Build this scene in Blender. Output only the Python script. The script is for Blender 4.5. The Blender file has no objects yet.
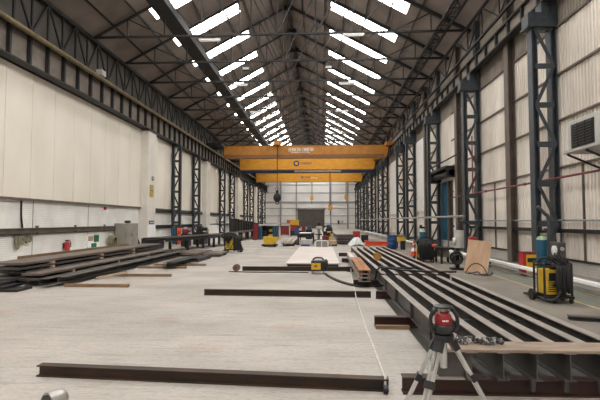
import bpy, bmesh, math, random
from mathutils import Vector, Matrix
random.seed(7)
R = math.radians
scene = bpy.context.scene
COL = scene.collection
ORD = ['first','second','third','fourth','fifth','sixth','seventh','eighth','ninth','tenth','eleventh','twelfth',
       'thirteenth','fourteenth','fifteenth','sixteenth','seventeenth','eighteenth','nineteenth','twentieth']

# ------------------------------------------------------------------ materials
def mat(name, col, rough=0.6, metal=0.0, col2=None, scale=6.0, detail=5.0, bump=0.0, bscale=None, stretch=(1,1,1), spec=0.5, lo=0.35, hi=0.65):
    m = bpy.data.materials.new(name); m.use_nodes = True
    nt = m.node_tree; b = nt.nodes['Principled BSDF']
    b.inputs['Roughness'].default_value = rough
    b.inputs['Metallic'].default_value = metal
    b.inputs['Specular IOR Level'].default_value = spec
    tc = nt.nodes.new('ShaderNodeTexCoord'); mp = nt.nodes.new('ShaderNodeMapping')
    mp.inputs['Scale'].default_value = stretch
    nt.links.new(tc.outputs['Object'], mp.inputs['Vector'])
    nz = nt.nodes.new('ShaderNodeTexNoise'); nz.inputs['Scale'].default_value = scale; nz.inputs['Detail'].default_value = detail
    nt.links.new(mp.outputs['Vector'], nz.inputs['Vector'])
    rp = nt.nodes.new('ShaderNodeValToRGB')
    c2 = col2 if col2 else tuple(min(1, c*0.78) for c in col)
    rp.color_ramp.elements[0].position = lo; rp.color_ramp.elements[1].position = hi
    rp.color_ramp.elements[0].color = (*c2, 1); rp.color_ramp.elements[1].color = (*col, 1)
    nt.links.new(nz.outputs['Fac'], rp.inputs['Fac'])
    nt.links.new(rp.outputs['Color'], b.inputs['Base Color'])
    if bump:
        bp = nt.nodes.new('ShaderNodeBump'); bp.inputs['Strength'].default_value = bump; bp.inputs['Distance'].default_value = 0.02
        n2 = nt.nodes.new('ShaderNodeTexNoise'); n2.inputs['Scale'].default_value = bscale or scale*4; n2.inputs['Detail'].default_value = 4
        nt.links.new(mp.outputs['Vector'], n2.inputs['Vector'])
        nt.links.new(n2.outputs['Fac'], bp.inputs['Height']); nt.links.new(bp.outputs['Normal'], b.inputs['Normal'])
    return m

def sky_mat(name, strength):
    m = bpy.data.materials.new(name); m.use_nodes = True
    b = m.node_tree.nodes['Principled BSDF']
    b.inputs['Base Color'].default_value = (0.8, 0.8, 0.8, 1)
    b.inputs['Emission Color'].default_value = (1.0, 0.97, 0.92, 1)
    b.inputs['Emission Strength'].default_value = strength
    return m

def brick_mat(name, col):
    m = mat(name, col, 0.7, col2=tuple(c*0.88 for c in col), scale=1.3)
    nt = m.node_tree; b = nt.nodes['Principled BSDF']
    tc = nt.nodes.new('ShaderNodeTexCoord')
    sx = nt.nodes.new('ShaderNodeSeparateXYZ'); cx = nt.nodes.new('ShaderNodeCombineXYZ')
    nt.links.new(tc.outputs['Object'], sx.inputs[0])
    nt.links.new(sx.outputs['Y'], cx.inputs['X']); nt.links.new(sx.outputs['Z'], cx.inputs['Y'])
    br = nt.nodes.new('ShaderNodeTexBrick')
    br.inputs['Scale'].default_value = 1.0; br.inputs['Brick Width'].default_value = 0.23; br.inputs['Row Height'].default_value = 0.078
    br.inputs['Mortar Size'].default_value = 0.008; br.inputs['Mortar Smooth'].default_value = 0.3
    br.inputs['Color1'].default_value = (1, 1, 1, 1); br.inputs['Color2'].default_value = (0.97, 0.97, 0.965, 1); br.inputs['Mortar'].default_value = (0.80, 0.79, 0.77, 1)
    nt.links.new(cx.outputs[0], br.inputs['Vector'])
    mx = nt.nodes.new('ShaderNodeMix'); mx.data_type = 'RGBA'; mx.blend_type = 'MULTIPLY'; mx.inputs['Factor'].default_value = 1.0
    src = [l for l in nt.links if l.to_socket == b.inputs['Base Color']][0].from_socket
    nt.links.new(src, mx.inputs['A']); nt.links.new(br.outputs['Color'], mx.inputs['B'])
    nt.links.new(mx.outputs['Result'], b.inputs['Base Color'])
    return m

def floor_mat():
    m = mat('pale_concrete', (0.465, 0.435, 0.40), 0.62, col2=(0.345, 0.32, 0.292), scale=0.55, detail=9, bump=0.15, bscale=26, spec=0.35, stretch=(0.8, 1.2, 1))
    nt = m.node_tree; b = nt.nodes['Principled BSDF']
    src = [l for l in nt.links if l.to_socket == b.inputs['Base Color']][0].from_socket
    tc = nt.nodes.new('ShaderNodeTexCoord')
    prev = src
    # scuffs, scrapes across the bay and reddish rust stains
    for sc, st, lo, hi, c in ((3.2, (0.35, 3.2, 1), 0.53, 0.72, (0.80, 0.785, 0.775, 1)), (9.0, (0.3, 2.6, 1), 0.52, 0.72, (0.83, 0.82, 0.81, 1)), (24.0, (0.6, 1.6, 1), 0.48, 0.68, (0.80, 0.785, 0.77, 1)),
                              (0.9, (1, 1, 1), 0.58, 0.74, (0.96, 0.83, 0.77, 1)), (0.22, (1, 0.6, 1), 0.5, 0.7, (0.90, 0.90, 0.90, 1))):
        mp = nt.nodes.new('ShaderNodeMapping'); mp.inputs['Scale'].default_value = st; mp.inputs['Location'].default_value = (sc, sc*2, 0)
        nt.links.new(tc.outputs['Object'], mp.inputs['Vector'])
        nz = nt.nodes.new('ShaderNodeTexNoise'); nz.inputs['Scale'].default_value = sc; nz.inputs['Detail'].default_value = 7
        nt.links.new(mp.outputs['Vector'], nz.inputs['Vector'])
        rp = nt.nodes.new('ShaderNodeValToRGB'); rp.color_ramp.elements[0].position = lo; rp.color_ramp.elements[1].position = hi
        rp.color_ramp.elements[0].color = (1, 1, 1, 1); rp.color_ramp.elements[1].color = c
        nt.links.new(nz.outputs['Fac'], rp.inputs['Fac'])
        mx = nt.nodes.new('ShaderNodeMix'); mx.data_type = 'RGBA'; mx.blend_type = 'MULTIPLY'; mx.inputs['Factor'].default_value = 1.0
        nt.links.new(prev, mx.inputs['A']); nt.links.new(rp.outputs['Color'], mx.inputs['B'])
        prev = mx.outputs['Result']
    nt.links.new(prev, b.inputs['Base Color'])
    return m

M = dict(
    floor=floor_mat(),
    brick=brick_mat('white_painted_brick', (0.92, 0.915, 0.89)),
    brick_grey=brick_mat('grimy_painted_brick', (0.50, 0.475, 0.44)),
    aisle=mat('darker_aisle_concrete', (0.25, 0.222, 0.192), 0.65, col2=(0.165, 0.147, 0.127), scale=0.9, detail=9, bump=0.1, bscale=30),  # darker, browner concrete for the right aisle
    cream=mat('cream_panel', (0.86, 0.81, 0.72), 0.6, col2=(0.79, 0.735, 0.64), scale=0.5, stretch=(1, 1, 0.5)),
    cladding=mat('white_corrugated_sheet', (0.82, 0.765, 0.70), 0.55, col2=(0.60, 0.545, 0.485), scale=0.8, stretch=(1, 1, 0.35)),
    upper_clad=mat('brown_upper_sheet', (0.36, 0.315, 0.265), 0.7, col2=(0.25, 0.215, 0.18), scale=0.9),  # browner, darker sheet above the top joint of the right wall
    dark_clad=mat('dark_brown_sheet', (0.10, 0.086, 0.076), 0.75, col2=(0.06, 0.052, 0.046), scale=0.8),  # dark sheet for the upper left wall
    roof=mat('brown_grey_roof_sheet', (0.27, 0.225, 0.195), 0.8, col2=(0.18, 0.148, 0.128), scale=0.7),
    end_clad=mat('end_wall_sheet', (0.84, 0.82, 0.80), 0.55, col2=(0.74, 0.72, 0.70), scale=0.4),
    sky=sky_mat('daylit_rooflight', 17.0),
    blue_steel=mat('dark_blue_grey_paint', (0.055, 0.066, 0.077), 0.45, col2=(0.036, 0.044, 0.053), scale=5),
    dark_steel=mat('dark_roof_steel', (0.018, 0.017, 0.017), 0.6, col2=(0.011, 0.0105, 0.0105), scale=3),
    brown_steel=mat('brown_girder_steel', (0.21, 0.18, 0.15), 0.6, col2=(0.14, 0.118, 0.098), scale=2),
    post_brown=mat('brown_post_paint', (0.15, 0.12, 0.095), 0.6, col2=(0.10, 0.08, 0.065), scale=2),
    olive=mat('olive_yellow_pipe', (0.18, 0.135, 0.065), 0.6, col2=(0.12, 0.09, 0.045), scale=4),
    crane=mat('crane_yellow', (0.72, 0.335, 0.022), 0.5, col2=(0.60, 0.27, 0.018), scale=2.5, stretch=(0.6, 1, 1.6)),
    crane_old=mat('crane_orange', (0.53, 0.225, 0.028), 0.55, col2=(0.42, 0.17, 0.022), scale=2),
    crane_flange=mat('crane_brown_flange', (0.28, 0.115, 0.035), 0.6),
    beam_shade=mat('painted_floor_shade', (0.075, 0.068, 0.06), 0.7, scale=2),  # near-black floor colour that paints the shade under the beams
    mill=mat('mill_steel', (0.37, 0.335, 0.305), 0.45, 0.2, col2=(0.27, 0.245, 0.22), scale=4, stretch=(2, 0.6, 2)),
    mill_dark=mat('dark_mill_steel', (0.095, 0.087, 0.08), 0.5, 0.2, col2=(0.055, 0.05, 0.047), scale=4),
    black_steel=mat('black_steel', (0.022, 0.022, 0.024), 0.45, 0.2, scale=4),
    stack_top=mat('brownish_plate', (0.17, 0.135, 0.115), 0.5, 0.15, col2=(0.12, 0.095, 0.085), scale=2, stretch=(1, 0.3, 1)),
    rust=mat('rust_brown', (0.060, 0.028, 0.014), 0.65, col2=(0.026, 0.019, 0.015), scale=3, stretch=(1, 1, 6)),
    rust_orange=mat('orange_rust', (0.42, 0.18, 0.075), 0.7, col2=(0.19, 0.09, 0.05), scale=7),
    red_primer=mat('red_brown_primer', (0.05, 0.018, 0.013), 0.6, col2=(0.03, 0.013, 0.010), scale=3),
    primer_white=mat('pale_primed_plate', (0.66, 0.60, 0.57), 0.55, col2=(0.58, 0.52, 0.49), scale=0.8),
    grey_galv=mat('galvanised_grey', (0.36, 0.37, 0.38), 0.4, 0.4, scale=5),
    light_grey=mat('light_grey_paint', (0.50, 0.49, 0.46), 0.5, scale=3),
    cabinet_grey=mat('cabinet_grey', (0.36, 0.335, 0.29), 0.55, scale=2),
    white=mat('white_paint', (0.78, 0.77, 0.75), 0.5, col2=(0.70, 0.69, 0.67), scale=3),
    timber=mat('brown_timber', (0.27, 0.17, 0.095), 0.75, col2=(0.17, 0.105, 0.06), scale=5, stretch=(0.5, 4, 4)),
    timber_pale=mat('pale_timber', (0.50, 0.38, 0.26), 0.75, col2=(0.38, 0.28, 0.19), scale=5, stretch=(0.6, 5, 5)),
    plank=mat('worn_brown_plank', (0.31, 0.24, 0.19), 0.65, col2=(0.21, 0.155, 0.115), scale=4, stretch=(0.8, 5, 5)),
    ply=mat('plywood', (0.52, 0.345, 0.225), 0.65, col2=(0.42, 0.27, 0.17), scale=3, stretch=(3, 3, 0.5)),
    rubber=mat('black_rubber', (0.012, 0.012, 0.013), 0.55, scale=8),
    black=mat('black_paint', (0.016, 0.016, 0.018), 0.4, scale=6),
    yellow=mat('machine_yellow', (0.72, 0.47, 0.025), 0.45, col2=(0.58, 0.36, 0.02), scale=5),
    red=mat('signal_red', (0.46, 0.022, 0.030), 0.45, scale=5),
    laser_red=mat('deep_tool_red', (0.30, 0.010, 0.016), 0.4, scale=6),
    dark_red=mat('dark_red_paint', (0.22, 0.018, 0.028), 0.5, scale=4),
    ochre=mat('ochre_paint', (0.40, 0.20, 0.03), 0.6, scale=6),
    orange=mat('orange_red_paint', (0.80, 0.095, 0.022), 0.5, col2=(0.68, 0.07, 0.02), scale=5),
    blue=mat('drum_blue', (0.020, 0.065, 0.20), 0.4, scale=4),
    teal=mat('teal_blue', (0.010, 0.095, 0.165), 0.45, scale=3),
    green=mat('sign_green', (0.010, 0.17, 0.085), 0.5),
    pale_green=mat('pale_green_collar', (0.36, 0.52, 0.30), 0.5),
    olive_cloth=mat('olive_sling_cloth', (0.25, 0.23, 0.15), 0.9, scale=9),
    chrome=mat('bright_aluminium', (0.72, 0.72, 0.72), 0.28, 0.85, scale=8),
    satin=mat('satin_steel', (0.50, 0.49, 0.47), 0.35, 0.7, scale=8),
    walk=mat('green_grey_walkway', (0.19, 0.20, 0.165), 0.6, col2=(0.145, 0.15, 0.13), scale=1.5, detail=8),
    line=mat('worn_yellow_line', (0.58, 0.44, 0.17), 0.6, col2=(0.40, 0.34, 0.22), scale=6),
    shutter=mat('brown_grey_shutter', (0.115, 0.098, 0.088), 0.55, scale=1),
    sign_blue=mat('sign_blue', (0.015, 0.045, 0.16), 0.5),
    paper=mat('white_notice', (0.93, 0.94, 0.95), 0.6, col2=(0.88, 0.89, 0.90), scale=3),
    sign_yellow=mat('notice_yellow', (0.66, 0.47, 0.09), 0.6, scale=9, col2=(0.28, 0.2, 0.05)),
    pillar_paint=mat('grimy_cream_pillar', (0.80, 0.765, 0.705), 0.6, col2=(0.72, 0.685, 0.625), scale=1.2),
    mesh_grey=mat('grey_mesh', (0.30, 0.29, 0.28), 0.6, scale=20),
    cord=mat('pale_tape', (0.62, 0.60, 0.56), 0.7),
    plastic=mat('pale_sheeting', (0.66, 0.70, 0.70), 0.35, scale=3),
    red_pipe=mat('red_brown_pipe', (0.20, 0.035, 0.035), 0.5),
)

# ------------------------------------------------------------------ mesh builder
class MB:
    def __init__(s): s.bm = bmesh.new()
    def box(s, x0, x1, y0, y1, z0, z1):
        v = [s.bm.verts.new(p) for p in ((x0,y0,z0),(x1,y0,z0),(x1,y1,z0),(x0,y1,z0),(x0,y0,z1),(x1,y0,z1),(x1,y1,z1),(x0,y1,z1))]
        for f in ((3,2,1,0),(4,5,6,7),(0,1,5,4),(1,2,6,5),(2,3,7,6),(3,0,4,7)): s.bm.faces.new([v[i] for i in f])
        return s
    def hexa(s, pts):
        v = [s.bm.verts.new(p) for p in pts]
        for f in ((3,2,1,0),(4,5,6,7),(0,1,5,4),(1,2,6,5),(2,3,7,6),(3,0,4,7)): s.bm.faces.new([v[i] for i in f])
        return s
    def loft(s, p0, p1, prof, up=(0,0,1)):
        """extrude a closed 2-D profile (side, up) from p0 to p1"""
        p0, p1 = Vector(p0), Vector(p1); d = (p1-p0).normalized(); u = Vector(up)
        if abs(d.dot(u)) > 0.98: u = Vector((0,1,0))
        side = d.cross(u).normalized(); u = side.cross(d).normalized()
        a = [s.bm.verts.new(p0 + side*x + u*y) for x, y in prof]; b = [s.bm.verts.new(p1 + side*x + u*y) for x, y in prof]
        n = len(prof)
        for i in range(n): s.bm.faces.new((a[i], a[(i+1)%n], b[(i+1)%n], b[i]))
        s.bm.faces.new(a[::-1]); s.bm.faces.new(b)
        return s
    def bar(s, p0, p1, w, h=None, up=(0,0,1)):
        h = h or w
        return s.loft(p0, p1, ((-w/2,-h/2),(w/2,-h/2),(w/2,h/2),(-w/2,h/2)), up)
    def angle(s, p0, p1, w, t=0.015, up=(0,0,1)):
        return s.loft(p0, p1, ((-w/2,-w/2),(w/2,-w/2),(w/2,-w/2+t),(-w/2+t,-w/2+t),(-w/2+t,w/2),(-w/2,w/2)), up)
    def ibeam(s, p0, p1, h, w, tf=0.012, tw=0.008, up=(0,0,1)):
        """p0, p1 on the underside centre line"""
        a, b = w/2, tw/2
        return s.loft(p0, p1, ((-a,0),(a,0),(a,tf),(b,tf),(b,h-tf),(a,h-tf),(a,h),(-a,h),(-a,h-tf),(-b,h-tf),(-b,tf),(-a,tf)), up)
    def channel(s, p0, p1, h, w, t=0.012, flip=1, up=(0,0,1)):
        pr = [(-w/2,0),(w/2,0),(w/2,t),(-w/2+t,t),(-w/2+t,h-t),(w/2,h-t),(w/2,h),(-w/2,h)]
        if flip < 0: pr = [(-x, y) for x, y in pr][::-1]
        return s.loft(p0, p1, pr, up)
    def cyl(s, p0, p1, r, r2=None, n=14):
        r2 = r if r2 is None else r2
        p0, p1 = Vector(p0), Vector(p1); d = (p1-p0).normalized()
        u = Vector((0,0,1)) if abs(d.z) < 0.9 else Vector((1,0,0))
        sd = d.cross(u).normalized(); u = sd.cross(d)
        an = [2*math.pi*i/n for i in range(n)]
        a = [s.bm.verts.new(p0 + (sd*math.cos(t)+u*math.sin(t))*r) for t in an]
        b = [s.bm.verts.new(p1 + (sd*math.cos(t)+u*math.sin(t))*r2) for t in an]
        for i in range(n): s.bm.faces.new((a[i], a[(i+1)%n], b[(i+1)%n], b[i]))
        s.bm.faces.new(a[::-1]); s.bm.faces.new(b)
        return s
    def lathe(s, c, prof, n=20):
        c = Vector(c); rings = []
        for r, z in prof:
            rings.append([s.bm.verts.new(c + Vector((r*math.cos(2*math.pi*i/n), r*math.sin(2*math.pi*i/n), z))) for i in range(n)])
        for a, b in zip(rings, rings[1:]):
            for i in range(n): s.bm.faces.new((a[i], a[(i+1)%n], b[(i+1)%n], b[i]))
        s.bm.faces.new(rings[0][::-1]); s.bm.faces.new(rings[-1])
        return s
    def tube(s, pts, r, n=8, smooth=4):
        P = [Vector(p) for p in pts]
        if smooth > 1 and len(P) > 2:
            Q = []
            for i in range(len(P)-1):
                a = P[i-1] if i else P[0]; b, c = P[i], P[i+1]; d = P[i+2] if i+2 < len(P) else P[-1]
                for k in range(smooth):
                    t = k/smooth
                    Q.append(0.5*((2*b)+(c-a)*t+(2*a-5*b+4*c-d)*t*t+(3*b-a-3*c+d)*t**3))
            Q.append(P[-1]); P = Q
        rings = []; u = None
        for i, p in enumerate(P):
            d = (P[min(i+1, len(P)-1)] - P[max(i-1, 0)]).normalized()
            if u is None: u = Vector((0,0,1)) if abs(d.z) < 0.9 else Vector((1,0,0))
            sd = d.cross(u).normalized(); u = sd.cross(d).normalized()
            rings.append([s.bm.verts.new(p + (sd*math.cos(2*math.pi*k/n)+u*math.sin(2*math.pi*k/n))*r) for k in range(n)])
        for a, b in zip(rings, rings[1:]):
            for i in range(n): s.bm.faces.new((a[i], a[(i+1)%n], b[(i+1)%n], b[i]))
        s.bm.faces.new(rings[0][::-1]); s.bm.faces.new(rings[-1])
        return s
    def torus(s, c, Rr, r, axis='y', n=20, k=8):
        c = Vector(c); rings = []
        for i in range(n):
            t = 2*math.pi*i/n; ring = []
            for j in range(k):
                q = 2*math.pi*j/k; rad = Rr + r*math.cos(q); h = r*math.sin(q)
                p = {'y': (rad*math.cos(t), h, rad*math.sin(t)), 'z': (rad*math.cos(t), rad*math.sin(t), h), 'x': (h, rad*math.cos(t), rad*math.sin(t))}[axis]
                ring.append(s.bm.verts.new(c + Vector(p)))
            rings.append(ring)
        for i in range(n):
            a, b = rings[i], rings[(i+1)%n]
            for j in range(k): s.bm.faces.new((a[j], a[(j+1)%k], b[(j+1)%k], b[j]))
        return s
    def ball(s, c, r, n=12, sq=(1,1,1)):
        prof = []
        c = Vector(c); rings = []
        for i in range(1, n//2):
            a = math.pi*i/(n//2)
            rings.append([s.bm.verts.new(c + Vector((r*sq[0]*math.sin(a)*math.cos(2*math.pi*k/n), r*sq[1]*math.sin(a)*math.sin(2*math.pi*k/n), -r*sq[2]*math.cos(a)))) for k in range(n)])
        for a, b in zip(rings, rings[1:]):
            for i in range(n): s.bm.faces.new((a[i], a[(i+1)%n], b[(i+1)%n], b[i]))
        s.bm.faces.new(rings[0][::-1]); s.bm.faces.new(rings[-1])
        return s
    def build(s, name, m, parent=None, loc=None, smooth=False, bevel=0.0):
        o0 = Vector(loc) if loc is not None else (world_loc(parent) if parent else Vector((0,0,0)))
        bmesh.ops.recalc_face_normals(s.bm, faces=s.bm.faces)
        bmesh.ops.translate(s.bm, verts=s.bm.verts, vec=-o0)
        me = bpy.data.meshes.new(name); s.bm.to_mesh(me); s.bm.free()
        if smooth:
            for p in me.polygons: p.use_smooth = True
            me.set_sharp_from_angle(angle=R(40))
        me.materials.append(M[m])
        o = bpy.data.objects.new(name, me); COL.objects.link(o)
        if parent:
            o.parent = parent; o.location = o0 - world_loc(parent)
        else: o.location = o0
        if bevel:
            bv = o.modifiers.new('bevel', 'BEVEL'); bv.width = bevel; bv.segments = 2; bv.limit_method = 'ANGLE'
        return o

def world_loc(o):
    v = Vector((0,0,0))
    while o: v += o.location; o = o.parent
    return v
def tag(o, label, cat, group=None, kind=None):
    o['label'] = label; o['category'] = cat
    if group: o['group'] = group
    if kind: o['kind'] = kind
    return o
def thing(name, label, cat, loc, group=None):
    o = bpy.data.objects.new(name, None); COL.objects.link(o); o.location = loc; o.empty_display_size = 0.1
    return tag(o, label, cat, group)
def struct(o, label=None):
    o['kind'] = 'structure'
    return o
def copy_tree(o, parent=None):
    c = o.copy(); COL.objects.link(c)
    if parent: c.parent = parent
    for ch in list(o.children): copy_tree(ch, c)
    return c
def dup(o, loc, label, group=None, rotz=None):
    c = copy_tree(o); c.location = loc; c['label'] = label
    if group: c['group'] = group
    if rotz is not None: c.rotation_euler.z = rotz
    return c

# ------------------------------------------------------------------ the hall
XL, XR, Y0, Y1 = -12.15, 7.6, -22.0, 96.0
XC, ZR, SL = -2.27, 16.6, 0.547
def roof_z(x): return ZR - SL*abs(x-XC)
b = MB().box(XL-0.3, XR+0.3, Y0, Y1+0.3, -0.3, 0.0); struct(b.build('floor', 'floor'))
b = MB().box(5.08, 5.80, -4, 70, 0.0, 0.003); struct(b.build('trim_1', 'walk'))
b = MB().box(3.35, 7.6, -4, 40, 0.0, 0.002); struct(b.build('trim_4', 'aisle'))
b = MB().box(1.28, 3.35, 4.4, 21.6, 0.0, 0.002); struct(b.build('trim_5_shade', 'beam_shade'))  # shade between and under the beam rows, put into the floor colour
b = MB().box(5.02, 5.08, -4, 70, 0.0, 0.004); struct(b.build('trim_2', 'line'))
b = MB().box(5.80, 5.87, -4, 70, 0.0, 0.004); struct(b.build('trim_3', 'line'))

# left wall
wl = struct(MB().box(XL-0.25, XL, Y0, Y1, 0, 2.56).build('wall_left', 'brick'))
b = MB()
y = Y0
while y < Y1:
    b.box(XL-0.25, XL+0.13, y+0.012, min(y+1.6, Y1)-0.012, 2.52, 7.72); y += 1.6
b.build('cladding', 'cream', wl)
MB().box(XL-0.25, XL+0.10, Y0, Y1, 2.6, 7.7).build('cladding_backing', 'post_brown', wl)
MB().box(XL-0.1, XL+0.16, Y0, Y1, 2.44, 2.53).build('cladding_sill', 'post_brown', wl)
MB().box(XL-0.1, -11.96, 31.2, Y1, 2.22, 2.44).build('sheeting_rail_or_shade_strip', 'black_steel', wl)  # dark sill deepened by an added strip for the shadow under the panels
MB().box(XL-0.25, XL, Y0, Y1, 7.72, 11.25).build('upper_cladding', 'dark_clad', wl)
for yy in (18.4, 22.9):
    MB().box(XL-0.01, XL+0.006, yy, yy+0.03, 0, 2.44).build('wall_joint', 'post_brown', wl)

# right wall: corrugated sheet, real profile
def corrugated(x, y0, y1, z0, z1, pitch=0.16, depth=0.05):
    bm = MB(); yy = y0; cols = []
    prof = ((0,0),(0.45,0),(0.58,1),(0.87,1))
    while yy < y1:
        for f, d in prof:
            cols.append((x + depth*d, yy + f*pitch))
        yy += pitch
    lo = [bm.bm.verts.new((a, c, z0)) for a, c in cols]; hi = [bm.bm.verts.new((a, c, z1)) for a, c in cols]
    for i in range(len(cols)-1): bm.bm.faces.new((lo[i], lo[i+1], hi[i+1], hi[i]))
    return bm
wr = struct(MB().box(XR, XR+0.25, Y0, Y1, 0, 0.42).build('wall_right', 'brick_grey'))
for seg in ((6.0, 26.4), (29.2, Y1)):
    corrugated(XR, seg[0], seg[1], 0.42, 7.8).build('cladding', 'cladding', wr)
corrugated(XR, 26.4, 29.2, 4.0, 7.8).build('cladding', 'cladding', wr)
MB().box(XR+0.06, XR+0.25, Y0, 6.0, 0.42, 7.8).build('cladding', 'cladding', wr)
MB().box(XR+0.06, XR+0.25, 6.0, 26.4, 0.42, 7.8).build('cladding_backing', 'cladding', wr)
MB().box(XR+0.06, XR+0.25, 29.2, Y1, 0.42, 7.8).build('cladding_backing', 'cladding', wr)
MB().box(XR+0.06, XR+0.25, 26.4, 29.2, 4.0, 7.8).build('cladding_backing', 'cladding', wr)
corrugated(XR, 6.0, Y1, 7.8, 11.25).build('upper_cladding', 'upper_clad', wr)
MB().box(XR+0.06, XR+0.25, Y0, Y1, 7.8, 11.25).build('upper_cladding', 'upper_clad', wr)
for z in (7.83, 6.27, 4.79, 3.29):
    MB().box(XR-0.07, XR+0.0, 6, 26.4, z-0.03, z+0.03).build('sheeting_rail_or_shade_strip', 'post_brown', wr)
    MB().box(XR-0.07, XR+0.0, 29.2, Y1, z-0.03, z+0.03).build('sheeting_rail_or_shade_strip', 'post_brown', wr)
MB().box(XR-0.06, XR, 6, 26.4, 0.40, 0.45).build('sheeting_sill', 'black_steel', wr)
for yy in (8.6, 11.0, 13.35, 16.2, 20.0, 22.6):
    MB().box(XR-0.05, XR, yy, yy+0.05, 0.45, 3.26).build('sheeting_post', 'post_brown', wr)
# end wall
we = struct(MB().box(XL, XR, Y1, Y1+0.25, 0, 11.2).build('wall_back', 'end_clad'))
bm = MB()
v = [bm.bm.verts.new(p) for p in ((XL, Y1, 11.2), (XR, Y1, 11.2), (XC, Y1, ZR-0.05), (XL, Y1+0.25, 11.2), (XR, Y1+0.25, 11.2), (XC, Y1+0.25, ZR-0.05))]
for f in ((0,1,2),(5,4,3),(0,3,4,1),(1,4,5,2),(2,5,3,0)): bm.bm.faces.new([v[i] for i in f])
bm.build('gable', 'end_clad', we)
for z, h in ((9.3,.12),(7.6,.12),(5.55,.4),(4.3,.14),(2.7,.12),(1.1,.12)):
    MB().box(XL, XR, Y1-0.12, Y1, z-h/2, z+h/2).build('sheeting_rail_or_shade_strip', 'grey_galv', we)
for x in (-8.7, -5.35, 1.95, 5.55):
    MB().box(x-0.15, x+0.15, Y1-0.22, Y1-0.12, 0, 11.2).build('gable_post', 'grey_galv', we)
MB().box(0.75, 1.6, Y1-0.10, Y1-0.02, 0, 4.1).build('pale_panel', 'white', we)
d = struct(MB().box(-5.1, 0.63, Y1-0.16, Y1-0.13, 0, 3.95).build('door_1', 'shutter'))
bb = MB()
for k in range(20): bb.box(-5.1, 0.63, Y1-0.19, Y1-0.16, k*0.195+0.02, k*0.195+0.165)
bb.build('shutter_slats', 'shutter', d)
MB().box(-5.3, 0.85, Y1-0.4, Y1-0.13, 3.95, 4.25).build('shutter_box', 'brown_steel', d)

# roof with real openings for the rooflights
SKY = [27.4 + 3.85*n for n in range(-12, 18)]
bm = MB()
def slab(xa, xb, ya, yb, t=0.08):
    za, zb = roof_z(xa), roof_z(xb)
    bm.hexa([(xa,ya,za),(xb,ya,zb),(xb,yb,zb),(xa,yb,za),(xa,ya,za+t),(xb,ya,zb+t),(xb,yb,zb+t),(xa,yb,za+t)])
OI, OO = 2.9, 6.88
for s in (-1, 1):
    e = (XR+0.25-XC)
    slab(XC+s*OI, XC, Y0, Y1+0.25) if s < 0 else slab(XC, XC+OI, Y0, Y1+0.25)
    (slab(XC-e, XC-OO, Y0, Y1+0.25) if s < 0 else slab(XC+OO, XC+e, Y0, Y1+0.25))
    ys = [Y0] + [q for c in SKY for q in (c-0.66, c+0.66)] + [Y1+0.25]
    for i in range(0, len(ys), 2):
        slab(*( (XC-OO, XC-OI) if s < 0 else (XC+OI, XC+OO) ), ys[i], ys[i+1])
ceil = struct(bm.build('ceiling', 'roof'))
wn = 0
sk = {}
for c in SKY:
    for s in (-1, 1):
        wn += 1
        if s not in sk:
            bm = MB(); slab(*((XC-OO, XC-OI) if s < 0 else (XC+OI, XC+OO)), c-0.66, c+0.66, 0.04)
            o = bm.build('window_%d' % wn, 'sky', loc=(XC+s*5, c, 13)); sk[s] = o
        else:
            o = sk[s].copy(); COL.objects.link(o); o.name = 'window_%d' % wn; o.location.y = c
        struct(o)
for s in (-1, 1):
    for k, off in enumerate((1.0, 2.5, 3.7, 4.9, 6.1, 7.4, 8.6)):
        x = XC + s*off
        MB().box(x-0.025, x+0.025, Y0+1, Y1, roof_z(x)-0.11, roof_z(x)-0.025).build('purlin', 'dark_steel', ceil)
MB().box(XC-0.1, XC+0.1, Y0+1, Y1, ZR-0.30, ZR-0.08).build('ridge_purlin', 'dark_steel', ceil)

# ------------------------------------------------------------------ roof trusses
EA = 11.2
HS = XR - XC - 0.1                    # half span
t0 = thing('roof_truss', 'nearest of the dark steel roof trusses spanning the hall', 'roof truss', (XC, 22.6, EA), 'steel roof trusses under the pitched roof')
Yt = 22.6
MB().angle((XC-HS, Yt, EA), (XC+HS, Yt, EA), 0.13, 0.03).build('bottom_chord', 'dark_steel', t0)
def rz(off): return roof_z(XC+off) - 0.20
for s in (-1, 1):
    MB().angle((XC+s*HS, Yt, rz(HS)+0.05), (XC+s*0.05, Yt, rz(0.05)), 0.15, 0.04).build('rafter', 'dark_steel', t0)
    N = 5
    offs = [HS*(1-i/N) for i in range(N+1)]
    for i in range(1, N):
        MB().angle((XC+s*offs[i], Yt, EA), (XC+s*offs[i], Yt, rz(offs[i])), 0.055).build('strut', 'dark_steel', t0)
        MB().angle((XC+s*offs[i], Yt, rz(offs[i])), (XC+s*offs[i+1], Yt, EA), 0.055).build('diagonal', 'dark_steel', t0)
MB().bar((XC, Yt, EA), (XC, Yt, rz(0)), 0.06).build('king_post', 'dark_steel', t0)
MB().box(XC-0.35, XC+0.35, Yt-0.03, Yt+0.03, rz(0)-0.3, rz(0)+0.12).build('ridge_gusset', 'dark_steel', t0)
for n in range(1, 19):
    dup(t0, (XC, 22.6+3.85*n, EA), 'dark steel roof truss, %s counting from the near end' % ORD[n])

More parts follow.
